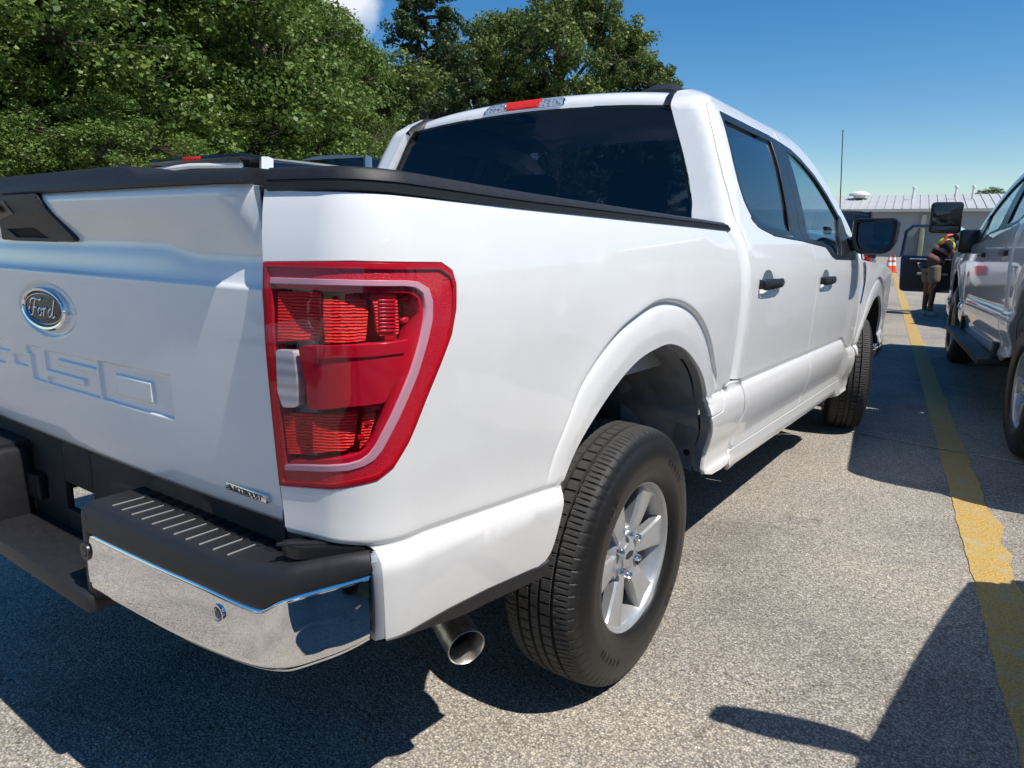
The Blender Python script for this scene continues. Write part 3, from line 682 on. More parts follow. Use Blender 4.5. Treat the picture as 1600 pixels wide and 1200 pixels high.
lamp_part(S_tilt(-1.150), [(-1.149,1.222),(-1.079,1.225),(-1.074,1.203),(-1.08,1.157),(-1.147,1.153)], REDR, "reflector")
ur = [(-1.071,1.232),(-1.021,1.233),(-1.018,1.165),(-1.058,1.165),(-1.063,1.213)]
lamp_part(S_off(-.016), rounded(ur, .008, 3), REDR, "finned_reflector")
for k in range(9):
    z = 1.172+k*.0062; lamp_part(S_off(-.0125), [(-1.056,z),(-1.026,z),(-1.026,z+.0022),(-1.056,z+.0022)], REDM, "fin", h=.03, fl=.004)
lamp_part(S_off(-.004), rounded([(-1.201,1.142),(-1.164,1.147),(-1.01,1.155),(-1.027,1.099),(-1.049,1.054),(-1.113,1.048),(-1.186,1.036),(-1.191,1.085)], .006, 3), REDM, "centre_lens", fl=.03)
lamp_part(S_off(-.001), rounded([(-1.156,1.1475),(-1.012,1.1560),(-1.016,1.137),(-1.16,1.128)], .004, 3), REDM, "centre_lens_ledge", fl=.006)
lamp_part(S_off(-.0025), rounded([(-1.249,1.133),(-1.211,1.134),(-1.208,1.087),(-1.213,1.038),(-1.243,1.034),(-1.252,1.06)], .005, 3), REV, "reverse_lens", fl=.02)
lamp_part(S_tilt(-1.247), [(-1.245,1.019),(-1.191,1.024),(-1.195,.953),(-1.243,.949)], REDR, "reflector")
lamp_part(S_tilt(-1.186), [(-1.181,1.025),(-1.097,1.033),(-1.109,.977),(-1.124,.967),(-1.185,.96)], REDR, "reflector")
lamp_part(S_off(-.020), [(-1.087,1.026),(-1.063,1.029),(-1.077,.988),(-1.095,.97)], REDR, "reflector")
for i in range(9):                                     # small ribs along the dark edge
    k = i/8; s = lerp(-.992,-1.072,k); z = lerp(1.195,.99,k) if k > .25 else lerp(1.225,1.15,k/.25)
    s = lerp(-.993,-.997,k/.25) if k <= .25 else lerp(-.997,-1.085,(k-.25)/.75)
    lamp_part(S_off(-.018), [(s-.012,z-.003),(s,z-.001),(s,z+.005),(s-.012,z+.003)], REDM, "rib", h=.03, fl=.01)
lamp_part(S_off(.0035), inset(lamp_o, .006), GLC, "outer_lens", h=.02, fl=.004)
# --- rail caps
def rail_sec(s, k):
    z0 = lerp(1.400, 1.394, smooth(-1.2,-.6,s)); z1 = z0+lerp(.034, .024, smooth(-1.2,.6,s))
    x, y, nx, ny = plan(s); o = sideX(s, 1.392)
    P = [(-.010,z0-.010),(.004,z0-.001),(.0045,z0+.009),(.0005,z0+.0105),(.0005,z0+.0125),(.0035,z0+.014),(-.001,z1-.004),(-.007,z1),(-.03,z1+.001),(-.13,z1+.001),(-.135,z1-.03)]
    a, zz = P[k]; return (x+(o+a)*nx, y+(o+a)*ny, zz)
ss = list(np.linspace(-1.278,-.98,22))+list(np.linspace(-.93,.56,40))+[.585]
vs = [rail_sec(s, k) for s in ss for k in range(11)]
# tapered end at the cab
vs += [(lerp(rail_sec(.60,k)[0], .93, .0), .60+.035*(1-k/10), min(rail_sec(.6,k)[2], 1.412 if k > 4 else 9)) for k in range(11)]
nS = len(ss)+1
fs = [(i*11+k, (i+1)*11+k, (i+1)*11+k+1, i*11+k+1) for i in range(nS-1) for k in range(10)]
fs += [tuple(range(11)), tuple(range((nS-1)*11, nS*11))[::-1]]
part(MB().add(vs, fs), "rail_cap", BLK, both=True, smooth=50)
# --- box interior and front wall
mb = MB().box((2*CX-.80,-1.05,.93),(.80,.66,.95)); mb.box((.78,-1.08,.93),(.84,.66,1.40)); mb.box((2*CX-.84,-1.08,.93),(2*CX-.78,.66,1.40)); mb.box((2*CX-.9,.655,.80),(.90,.685,1.405))
part(mb, "box_liner", WHITE)
# --- tailgate
def boxd(x, z, x0, x1, z0, z1):
    dx = max(x0-x, x-x1); dz = max(z0-z, z-z1)
    return math.hypot(max(dx,0), max(dz,0))+min(max(dx,dz),0)
LET = [ # union boxes per character, minus boxes
 ([(-.585,-.335,1.014,1.044),(-.585,-.535,.956,1.044),(-.585,-.375,.978,1.000)], []),
 ([(-.312,-.228,.985,1.013)], []),
 ([(-.205,-.128,.956,1.044),(-.222,-.15,1.022,1.044)], []),
 ([(-.119,.150,.956,1.041)], [(-.052,.20,1.009,1.023),(-.16,.080,.975,.990)]),
 ([(.160,.455,.956,1.045)], [(.232,.380,.978,1.022)]),
]
def letters(x, z):
    if z < .93 or z > 1.07 or x > .5: return 9.
    d = 9.
    for U, M in LET:
        a = min(boxd(x, z, *u) for u in U)
        for m_ in M: a = max(a, -boxd(x, z, *m_))
        d = min(d, a)
    # chamfered outer corners on the last digit
    return d
tg_y = pchip([.80,.806,.83,.90,1.0,1.1,1.2,1.2325,1.2375,1.262,1.278,1.288,1.298,1.335,1.36,1.378,1.392,1.402,1.408],
             [1.105,1.114,1.121,1.128,1.133,1.136,1.138,1.138,1.132,1.124,1.120,1.1195,1.123,1.137,1.146,1.151,1.153,1.151,1.147])
def tgF(x, z):
    u = abs(x-CX); sh = .020*(1-smooth(.50,.66,u))
    zz = z-sh*smooth(1.24,1.29,z)*(1-smooth(1.31,1.375,z))
    y = -tg_y(zz)+.02*smooth(.3,1.0,u)*u
    y = lerp(y, max(y, -1.128+.016), smooth(.76,.85,u)*smooth(1.27,1.31,z))
    # recess for the emblem
    e = math.hypot((x-CX-.005)/.150, (z-1.143)/.064)
    if e < 1.15: y += .006*(1-smooth(.92,1.08,e))
    d = letters(x, z)
    if d < .006: y += .0060*(1-smooth(-.0032,.0012,d))
    return (x, y, z)
TGX = .775
tg_edge = pchip([.80,1.28,1.41],[.772,.757,.740])
xs_ = sorted(set([round(v, 4) for v in list(np.arange(-.94,-.62,.04))+list(np.arange(-.62,.48,.0030))+list(np.arange(.48,.775,.02))]))
zs_ = sorted(set([round(v, 4) for v in list(np.arange(.803,.945,.012))+list(np.arange(.945,1.056,.0029))+list(np.arange(1.056,1.22,.0055))+list(np.arange(1.22,1.408,.0042))+[1.408]]))
VV = []; NN = []
for i, z in enumerate(zs_):
    for x in xs_:
        u = (x-xs_[0])/(xs_[-1]-xs_[0]); xr = lerp(2*CX-tg_edge(z), tg_edge(z), u) if False else x
        hw = tg_edge(z)-CX
        xx = CX+(x-CX) if abs(x-CX) < .6 else CX+math.copysign(.6+(abs(x-CX)-.6)*(hw-.6)/((xs_[-1]-CX if x > 0 else CX-xs_[0])-.6), x-CX)
        VV.append(tgF(xx, z)); NN.append(tuple(surf_n(tgF, xx, z)))
nx_ = len(xs_); FF = [(i*nx_+k, i*nx_+k+1, (i+1)*nx_+k+1, (i+1)*nx_+k) for i in range(len(zs_)-1) for k in range(nx_-1)]
mb = MB().add(VV, FF, NN)
loop = [k for k in range(nx_)]+[i*nx_+nx_-1 for i in range(1, len(zs_))]+[(len(zs_)-1)*nx_+k for k in range(nx_-2,-1,-1)]+[i*nx_ for i in range(len(zs_)-2,0,-1)]
m_ = len(loop); vs = []; fs = []; ns = []
for q in loop:
    a = Vector(VV[q]); side = Vector((math.copysign(1, a.x-CX) if abs(a.x-CX) > .83 else 0, 0, 0)) + Vector((0,0,(1 if a.z > 1.406 else -1 if a.z < .804 else 0)))
    vs += [a[:], (a+Vector((0,.075,0)))[:]]; ns += [tuple(side.normalized() if side.length else Vector((0,-1,0)))]*2
fs = [(2*i, 2*((i+1) % m_), 2*((i+1) % m_)+1, 2*i+1) for i in range(m_)]
mb.add(vs, [f[::-1] for f in fs], ns)
tailgate = part(mb, "tailgate", WHITE)
part(MB().box((2*CX-.80,-1.055,.80),(.80,-1.03,1.39)), "tailgate_inner_panel", WHITE, tailgate)
# black spoiler strip along the tailgate top
def spo(x, k):
    u = abs(x-CX); ztop = 1.4365+.0165*(1-smooth(.44,.50,u))-.003*smooth(.6,.86,u); sag = .0
    yy = .02*smooth(.3,1.0,u)*u
    P = [(-1.135,1.4085),(-1.157,1.409),(-1.160,1.413),(-1.158,1.420),(-1.150,ztop-.006),(-1.140,ztop),(-1.05,ztop+.002),(-1.045,1.405)]
    return (x, P[k][0]+yy, P[k][1])
xs2 = list(np.linspace(2*CX-.742,.742,60)); vs = [spo(x, k) for x in xs2 for k in range(8)]
fs = [(i*8+k, i*8+k+1, (i+1)*8+k+1, (i+1)*8+k) for i in range(59) for k in range(7)]+[tuple(range(8)), tuple(range(59*8, 60*8))[::-1]]
fs = [f[::-1] for f in fs]
part(MB().add(vs, fs), "spoiler_strip", BLK, tailgate, smooth=50)
# handle bezel with camera and pull slot
BX = CX-.030; bez = [(BX-.205,1.304),(BX+.205,1.304),(BX+.105,1.4065),(BX-.105,1.4065)]
def tgO(d): return lambda x, z: (x, -(1.119+.034*smooth(1.295,1.40,z)) - d, z)
bz = part(panel(tgO(.011), rounded(bez, .012, 4), [rounded([(BX-.105,1.309),(BX+.078,1.309),(BX+.020,1.334),(BX-.145,1.330)], .004, 3)], h=.02, flange=.03), "handle_bezel", BLK, tailgate)
part(panel(tgO(.005), [(BX-.16,1.302),(BX+.10,1.302),(BX+.05,1.342),(BX-.16,1.342)], h=.02, flange=0), "pull_recess", SOOTSLOT, bz)  # flat near-black sheet closing the pull slot
part(panel(tgO(.0135), rounded([(BX-.17,1.348),(BX-.040,1.365),(BX-.068,1.392),(BX-.15,1.392)], .004, 3), h=.02, flange=.004), "camera_cover", BLKS, bz)
part(MB().lathe([(0,0),(.0,.013),(-.006,.0145),(-.006,.010),(-.003,.009),(-.003,0)], 20, 'y', Matrix.Translation((BX-.112,-1.163,1.376))), "camera_lens", BLKG, bz)
# emblem
def ell(cx, cz, a, b_, y, n=56): return [(cx+a*math.cos(2*math.pi*k/n), y, cz+b_*math.sin(2*math.pi*k/n)) for k in range(n)]
def ell_lathe(cx, cz, prof, y, n=64):
    """prof list of (inset, dy): rings of an oval, ending in a cap"""
    mb = MB(); vs = []
    for ins, dy in prof: vs += ell(cx, cz, .118-ins, .0515-ins, y-dy, n)
    fs = [(i*n+k, i*n+(k+1) % n, (i+1)*n+(k+1) % n, (i+1)*n+k) for i in range(len(prof)-1) for k in range(n)]
    return mb.add(vs, fs), n, len(prof)
EMX, EMZ, EMY = CX-.008, 1.143, -1.1305
mb, n_, k_ = ell_lathe(EMX, EMZ, [(-.002,0),(-.001,.008),(.003,.012),(.008,.011),(.010,.007),(.0105,.003)], EMY)
emb = part(mb, "emblem", CHROMEB, tailgate)
mb, n_, k_ = ell_lathe(EMX, EMZ, [(.0100,.004),(.0125,.0065),(.03,.0075),(.045,.008)], EMY); mb.f.append(tuple(range((k_-1)*n_, k_*n_))[::-1])
part(mb, "emblem_field", mat("emblem_dark_blue", (.006,.010,.028), .25, spec=.35), emb)
mb = MB(); ring = ell(EMX, EMZ, .118-.0155, .0515-.0155, EMY-.0082, 48); mb.tube(ring+[ring[0]], .0010, 6, False); part(mb, "emblem_inner_line", CHROMEB, emb)
# script strokes of the emblem (x to the right, z up, in units of the emblem)
STK = [[(-.078,.006),(-.086,-.004),(-.084,-.014),(-.074,-.018),(-.064,-.012),(-.057,.002),(-.050,.016),(-.042,.024)],
       [(-.075,.014),(-.070,.022),(-.058,.026),(-.040,.026),(-.022,.024),(-.012,.028)],
       [(-.060,.002),(-.048,.004),(-.038,.003)],
       [(-.020,.004),(-.030,.001),(-.034,-.008),(-.029,-.015),(-.020,-.014),(-.014,-.006),(-.016,.002),(-.020,.004),(-.010,.002),(-.002,.003)],
       [(-.002,.004),(.002,.006),(-.002,-.006),(-.006,-.016)],[(-.003,-.006),(.004,.003),(.012,.006),(.018,.003)],
       [(.044,.002),(.036,.005),(.026,.000),(.021,-.009),(.025,-.015),(.034,-.013),(.043,-.004)],
       [(.060,.028),(.052,.012),(.044,-.006),(.042,-.014),(.048,-.016),(.058,-.010)]]
for st in STK:
    pts = []
    for i in range(len(st)-1):
        p0 = st[max(i-1,0)]; p1 = st[i]; p2 = st[i+1]; p3 = st[min(i+2, len(st)-1)]
        for k in range(4):
            t = k/4; c = lambda a, b_, c_, d: .5*((2*b_)+(-a+c_)*t+(2*a-5*b_+4*c_-d)*t*t+(-a+3*b_-3*c_+d)*t**3)
            pts.append((EMX+c(p0[0],p1[0],p2[0],p3[0])+.008, EMY-.0085, EMZ-.002+c(p0[1],p1[1],p2[1],p3[1])*.95))
    pts.append((EMX+st[-1][0]+.008, EMY-.0085, EMZ-.002+st[-1][1]*.95))
    part(MB().tube(pts, .0022, 6), "script_stroke", CHROMEB, emb)
# small badge low on the tailgate
bx0, bx1, bz0, bz1 = .607,.737,.8395,.8555; BY = tgF(.672,.8475)[1]
badge = part(MB().box((bx0,BY-.006,bz0),(bx1,BY+.012,bz1), .003), "badge", CHROMEB, tailgate)
def text_mesh(txt, size, M, name, m, parent, depth=.0006, shear=0, raked=True):
    cu = bpy.data.curves.new(name, 'FONT'); cu.body = txt; cu.size = size; cu.extrude = depth; cu.align_x = 'CENTER'; cu.align_y = 'CENTER'; cu.shear = shear; cu.resolution_u = 3
    o = bpy.data.objects.new(name, cu); COL.objects.link(o)
    dg = bpy.context.evaluated_depsgraph_get(); dg.update(); me = bpy.data.meshes.new_from_object(o.evaluated_get(dg)); bpy.data.objects.remove(o)
    bpy.data.curves.remove(cu)
    mb = MB(); mb.v = [tuple(M @ v.co) for v in me.vertices]; mb.f = [tuple(f.vertices) for f in me.polygons]; bpy.data.meshes.remove(me)
    return (part(mb, name, m, parent, smooth=False) if raked else mb.build(name, m, parent, False))
text_mesh("ECOBOOST", .0150, Matrix.Translation((.6815,BY-.0066,.8475)) @ Matrix.Rotation(R_(90),4,'X') @ Matrix.Diagonal((1.12,1,1,1)), "badge_lettering", BLKG, badge)
part(MB().prism([(.613,.843),(.622,.853),(.631,.843),(.622,.846)], BY-.0072, BY-.004, 'xz'), "badge_mark", mat("badge_green", (.05,.10,.03), .3), badge)
# blackened jambs and added dark strips put shade into the tailgate gap; sill
part(MB().box((.74,-1.07,.80),(.775,-1.0,1.39)), "gate_jamb", UNDER, both=True)
vs = [(tg_edge(z)+d, yy, z) for z in (.80,.95,1.1,1.28,1.405) for d, yy in ((-.004,-1.106),(.0035,-1.108),(.0035,-1.05),(-.004,-1.05))]
part(MB().add(vs, [(i*4+k, i*4+(k+1) % 4, i*4+4+(k+1) % 4, i*4+4+k) for i in range(4) for k in range(4)]), "gate_gap_shade", BLKS, both=True, smooth=False)
part(MB().box((2*CX-.80,-1.085,.70),(.80,-1.0,.795)), "rear_sill", UNDER)

# --- rear bumper
bmp = part(MB().box((2*CX-.80,-1.062,.67),(.80,-1.02,.74), .01), "bumper", UNDER)
chz0 = pchip([.3,.45,.63,.80,.90,.944,1.017,1.096,1.12],[.536,.536,.535,.542,.551,.557,.578,.614,.628])
chz1 = pchip([.3,.72,.885,.905,.925,.94,1.015,1.095,1.12],[.688,.687,.681,.682,.694,.704,.728,.749,.756])
def chF(s, v):
    """v 0..1 bottom to top of the chrome face"""
    a = chz0(s); b_ = chz1(s); x, y, _ = bumpS(s, 0); e = 1e-3; x2, y2, _ = bumpS(s+e, 0); tx, ty = (x2-x), (y2-y); l_ = math.hypot(tx, ty); nx, ny = ty/l_, -tx/l_
    prof = -.020*(1-smooth(0,.22,v))**2 + .004*math.sin(math.pi*v) - .010*smooth(.965,1.0,v)
    return (x+nx*prof, y+ny*prof, lerp(a, b_, v))
ns_, nv_ = 110, 26; S0_, S1_ = .342, 1.098
slot = lambda s, v: 0
VV = []; NN = []
for i in range(ns_+1):
    for k in range(nv_+1):
        s = lerp(S0_, S1_, i/ns_); v_ = k/nv_; VV.append(chF(s, v_))
        e = 1e-3; a = Vector(chF(s+e, v_))-Vector(chF(s-e, v_)); b_ = Vector(chF(s, min(1, v_+.01)))-Vector(chF(s, max(0, v_-.01))); NN.append(tuple(a.cross(b_).normalized()))
FF = [(i*(nv_+1)+k, (i+1)*(nv_+1)+k, (i+1)*(nv_+1)+k+1, i*(nv_+1)+k+1) for i in range(ns_) for k in range(nv_)]
mb = MB().add(VV, FF, NN)
loop = [i*(nv_+1) for i in range(ns_+1)]+[ns_*(nv_+1)+k for k in range(1, nv_+1)]+[i*(nv_+1)+nv_ for i in range(ns_-1,-1,-1)]+[k for k in range(nv_-1,0,-1)]
vs = []; fs = []; nn = []
for q in loop:
    a = Vector(VV[q]); n_ = Vector(NN[q]); vs += [a[:], (a-n_*.03)[:]]; nn += [NN[q], NN[q]]
m_ = len(loop); fs = [(2*i, 2*i+1, 2*((i+1) % m_)+1, 2*((i+1) % m_)) for i in range(m_)]; mb.add(vs, fs, nn)
ch, ch2 = part(mb, "chrome_face", CHROME, bmp, both=bmp)
# dark slot and parking sensor let into the chrome
mb = MB()
for i in range(20):
    pass
def ch_at(s, z, d=.0):
    x, y, _ = bumpS(s, 0); return (x, y-d, z)
sx, sy, sz = bumpS(.80, 0)[0], bumpS(.80, 0)[1], .645
sen = part(MB().lathe([(0,.0195),(-.0045,.0190),(-.0050,.0165),(-.0045,.0150),(.002,.0145)], 28, 'y', Matrix.Translation((sx, sy-.0005, sz))), "parking_sensor", CHROMEB, ch)
part(MB().lathe([(.001,.0146),(-.0035,.0138),(-.0040,.0110),(-.0030,.0105),(-.0030,.0092),(-.0042,.0085),(-.0042,0)], 24, 'y', Matrix.Translation((sx, sy, sz))), "sensor_face", mat("sensor_grey", (.16,.16,.16), .5), sen)
# black step pad
def padP(s, k, inn=.135):
    x, y, _ = bumpS(s, 0); e = 1e-3; x2, y2, _ = bumpS(s+e, 0); l_ = math.hypot(x2-x, y2-y); nx, ny = (y2-y)/l_, -(x2-x)/l_
    t = smooth(.865,.935,s); up = smooth(.895,.94,s)
    zc_ = chz1(s); zt = lerp(.752, .787, smooth(.86,1.10,s))
    P = [(-.012,zc_-.006),(.002,zc_+.002),(.004,zc_+.012),(.001,zt-.016),(-.004,zt-.006),(-.014,zt),(-.030,zt+.001)]
    a, zz = P[k]; return (x+nx*a, y+ny*a, zz)
ssp = list(np.linspace(.332,1.10,90)); vs = []
for s in ssp:
    r_ = [padP(s, k) for k in range(7)]
    x, y, _z = r_[-1]; yi = max(y+.02, -1.075)
    tx = min(x, .87+.0*x)
    r_ += [(lerp(x, tx, .0), yi, r_[-1][2]+.001), (x, yi, .66)]
    vs += r_
fs = [(i*9+k, (i+1)*9+k, (i+1)*9+k+1, i*9+k+1) for i in range(len(ssp)-1) for k in range(8)]+[tuple(range(9)), tuple(range((len(ssp)-1)*9, len(ssp)*9))[::-1]]
pad, pad2 = part(MB().add(vs, fs), "step_pad", BLK, bmp, both=bmp, smooth=50)
for i in range(11):                                    # raised pale grip lines
    xx = .300+i*.0405; yy0, yy1 = -1.192+.012*smooth(.55,.75,xx), -1.088
    part(MB().box((xx-.0012,yy0,.7500),(xx+.0012,yy1,.7550), .0007), "grip_line", LTGREY, pad)
for i in range(12):
    xx = .283+i*.0405; part(MB().box((xx+.004,-1.125,.7490),(xx+.034,-1.082,.7562), .003), "grip_rib", BLKS, pad)
mb = MB()
crn = [(.800,-1.142),(.845,-1.150),(.885,-1.118),(.925,-1.083),(.945,-1.062),(.89,-1.062),(.84,-1.085)]
part(MB().prism(rounded(crn, .02, 4), .772, .7950, 'xy', .002), "corner_pad", BLKS, pad)
for i in range(9):
    t = i/8; a = Vector((lerp(.815,.880,t), lerp(-1.137,-1.066,t))); L = lerp(.055,.07,t)*math.sin(math.pi*(.15+.8*t))+.01
    M = Matrix.Translation((a.x+.02, a.y-.004, .7955)) @ Matrix.Rotation(R_(38),4,'Z'); part(MB().box((-L*.7,-.0016,-.003),(L*.7,.0016,.0028), .0008, M), "grip_line", BLK, pad)
# centre section with plate recess
cz = [(.236,.700),(.282,.752)]
mb = MB().box((.215,-1.226,.535),(.262,-1.095,.742), .014); part(mb, "recess_cheek", BLK, bmp, both=bmp)
part(MB().lathe([(0,.021),(-.004,.020),(-.004,.012),(-.002,.011),(-.005,.009),(-.005,0)], 24, 'y', Matrix.Translation((.238,-1.2262,.645))), "parking_sensor", BLKS, bmp, both=bmp)
part(MB().box((2*CX-.25,-1.238,.50),(.25,-1.075,.546), .012), "recess_floor", BLK, bmp)
for x0_, x1_, z0_, z1_ in ((2*CX-.75,-.19,.54,.80),(-.19,-.03,.54,.60),(-.19,-.03,.675,.80),(-.03,.75,.54,.80)):
    part(MB().box((x0_,-1.09,z0_),(x1_,-1.07,z1_), .004), "recess_wall", UNDER, bmp)
part(MB().box((CX-.30,-1.115,.60),(CX-.22,-1.085,.67), .006), "trailer_socket", BLKS, bmp)
part(MB().lathe([(.0,.022),(.0,.030),(.004,.030),(.004,.022)], 24, 'z', Matrix.Translation((.13,-1.16,.547))), "hitch_ring", DARKMETAL, bmp)
part(MB().box((2*CX-.74,-1.08,.765),(.74,-1.04,.79), .004), "bumper_top_shield", UNDER, bmp)
# grey-white flange where the box side turns in behind the bumper end
fl_ = [(-1.050,.614),(-1.052,.68),(-1.056,.76),(-1.062,.782),(-1.066,.788)]
vs = []; fs = []
for i, (s, z) in enumerate(densify(fl_, .006)[:-1][:36]):
    x, y, w = S(s, z); vs += [(x-.001, y+.001, w-.001), (x-.012, y-.012, w-.004), (x-.030, y-.006, w-.006)]
    if i:
        for k in range(2): fs.append((3*i-3+k, 3*i-2+k, 3*i+1+k, 3*i+k))
part(MB().add(vs, fs), "corner_flange", FLAN, both=True, smooth=True)
# --- cab: side frame
ztopF = pchip([.6,.8,1.7,1.9,2.1,2.3,2.5,2.7,2.9,3.05],[1.953,1.954,1.956,1.947,1.915,1.855,1.757,1.632,1.50,1.39])
zdoor = pchip([.7,1.0,1.5,1.75,1.9,2.1,2.3,2.5,2.7,2.9,3.0],[1.892,1.896,1.896,1.893,1.882,1.848,1.785,1.688,1.566,1.44,1.375])
seamR = [(.843,.848),(.836,.97),(.826,1.118),(.815,1.237),(.797,1.307),(.778,1.41),(.758,1.491),(.742,1.60),(.738,1.70),(.742,1.80),(.752,1.862),(.775,1.888)]
_xg = pchip([1.30,1.33,1.42,1.845,1.872,1.90],[.876,.873,.867,.714,.701,.676])
def s_edge(z):
    A = math.radians(84); xs = plan_x(SB)+sec_cab(z); return SB-RCB*A-(xs-RCB*(1-math.cos(A))-(CX+_xg(z)+.004))/math.sin(A)
fr = [(s_edge(z), z) for z in (1.30,1.36,1.42,1.50,1.58,1.66,1.74,1.80,1.84,1.868)]+[(.624,1.90),(.636,1.928),(.662,1.946)]
fr += [(s, ztopF(s)) for s in np.linspace(.72,3.02,40)]
fr += [(s, zdoor(s)+.007) for s in np.linspace(2.98,.80,40)]
fr += [(s-.008, z) for s, z in seamR[::-1]] + [(.836,.842),(.705,.852),(.70,1.0),(.69,1.15)]
part(panel(C, fr, h=.035, hb=.02, flange=.04), "cab_side_frame", WHITE, both=True)
# --- doors
rw = rounded([(.842,1.853),(1.62,1.853),(1.503,1.402),(1.2,1.408),(1.12,1.414),(1.03,1.430),(.945,1.462),(.880,1.510),(.845,1.575),(.829,1.66),(.830,1.75)], [.02,.01,.01,.03,.03,.03,.03,.03,.03,.03,0], 4)
rd = [(.849,.56),(.862,.62),(.868,.66),(.866,.72),(.850,.80)]
rd = [(.842,.558),(.868,.70),(.848,.845)]+seamR[1:]+[(s, zdoor(s)) for s in np.linspace(.82,1.76,14)]+[(1.770,1.60),(1.775,1.45),(1.79,1.36),(1.815,1.32),(1.862,1.22),(1.876,1.0),(1.890,.83),(1.905,.70),(1.880,.558)]
rd = rd[::-1]
door_rows = lambda a, b_: [(s, zz-zcs(s)) for s in np.arange(a, b_, .009) for zz in (.796,.804,.811,.8165,.8205,.8245,.829,.834,.842,.852)]
creaseD = lambda s, z: .790 < z+zcs(s) < .858
def cup_poly(s0, z0): return rounded([(s0+.005,z0-.010),(s0+.025,z0-.058),(s0+.195,z0-.062),(s0+.215,z0-.005),(s0+.165,z0+.055),(s0+.075,z0+.055)], .035, 5)
CUPS = [cup_poly(.905,1.200), cup_poly(1.93,1.192)]
fineD = lambda s, z: abs(z+zcs(s)-.817) < .022 or z < .62
door_r, door_r2 = part(panel(C, rd, [rw, CUPS[0]], h=.045, fine=fineD, hf=.016, hb=.018, extra=door_rows(.86,1.885), skip=creaseD), "rear_door", WHITE, both=True)
fw = [(1.80,1.845),(1.95,1.836)]+[(s, zdoor(s)-.042) for s in (2.1,2.3,2.5,2.7)]+[(2.84,1.36),(2.86,1.335),(2.83,1.308),(2.30,1.312),(2.23,1.327),(2.17,1.352),(2.10,1.372),(1.778,1.388)]
fd = [(1.888,.558),(1.913,.70),(1.898,.83),(1.884,1.0),(1.870,1.22),(1.823,1.32),(1.798,1.36),(1.783,1.45),(1.778,1.60)]+[(s, zdoor(s)) for s in np.linspace(1.77,2.95,24)]+[(2.985,1.34),(3.0,1.27),(3.05,1.16),(3.09,1.02),(3.10,.90),(3.10,.70),(3.06,.558)]
fd = fd[::-1]
door_f, door_f2 = part(panel(C, fd, [fw, CUPS[1]], h=.045, fine=fineD, hf=.016, hb=.018, extra=door_rows(1.90,3.09), skip=creaseD), "front_door", WHITE, both=True)
# window glass, black reveals and pillar panel
def onboth(mb, name, m, pr, smooth=35): rake(mb); a = mb.build(name, m, pr[0], smooth); b_ = mb.build(name, m, pr[1], smooth, mirror=CX); return a, b_
grow = lambda poly, d: [(p[0]+(p[0]-sum(q[0] for q in poly)/len(poly))*d, p[1]+(p[1]-sum(q[1] for q in poly)/len(poly))*d) for p in poly]
DR, DF = (door_r, door_r2), (door_f, door_f2)
onboth(panel(C_off(-.010), grow(rw, .0), h=.05, flange=0), "window_glass", GLR, DR)
onboth(panel(C_off(-.010), grow(fw, .0), h=.05, flange=0), "window_glass", GLF, DF)
def reveal(poly, w, d, pr, name="window_seal", m=BLKS, sides=None):
    inner = grow(poly, -w); onboth(panel(C_off(d), poly, [inner], h=.03, hb=.02, flange=.012), name, m, pr)
cxr = lambda poly: [(p[0], p[1]) for p in poly]
def offset_poly(poly, dtop, dbot, dl, dr):
    s0 = min(p[0] for p in poly); s1 = max(p[0] for p in poly); z0 = min(p[1] for p in poly); z1 = max(p[1] for p in poly)
    return [(s0+dl+(p[0]-s0)*((s1-s0-dl-dr)/(s1-s0)), z0+dbot+(p[1]-z0)*((z1-z0-dtop-dbot)/(z1-z0))) for p in poly]
onboth(panel(C_off(.0015), grow(rw, .020), [offset_poly(rw, .026, .016, .012, .02)], h=.03, hb=.02, flange=.006), "window_seal", BLKS, DR)
onboth(panel(C_off(.0015), grow(fw, .010), [offset_poly(fw, .030, .014, .02, .05)], h=.03, hb=.02, flange=.006), "window_seal", BLKS, DF)
bp1 = [(1.497,1.396),(1.66,1.392),(1.712,1.853),(1.600,1.856)]
onboth(panel(C_off(.002), bp1, h=.04, flange=.012), "pillar_panel", BLKS, DR)
onboth(panel(C_off(.002), [(1.667,1.392),(1.785,1.388),(1.835,1.846),(1.719,1.853)], h=.04, flange=.012), "pillar_panel", BLKS, DF)
onboth(panel(C_off(.003), [(1.02,1.428),(1.19,1.404),(1.50,1.395),(1.66,1.391),(1.66,1.380),(1.50,1.384),(1.185,1.393),(1.0,1.420),(.94,1.452),(.95,1.462)], h=.03, flange=.01), "belt_strip", BLKS, DR)
onboth(panel(C_off(.003), [(1.667,1.391),(2.10,1.374),(2.17,1.353),(2.23,1.327),(2.30,1.313),(2.83,1.309),(2.83,1.297),(2.29,1.300),(2.215,1.314),(2.15,1.340),(2.09,1.361),(1.667,1.379)], h=.03, flange=.01), "belt_strip", BLKS, DF)
onboth(panel(C_off(.004), rounded([(2.44,1.315),(2.845,1.312),(2.87,1.335),(2.70,1.535),(2.66,1.55)], .01, 3), h=.03, flange=.02), "mirror_sail", BLKS, DF)
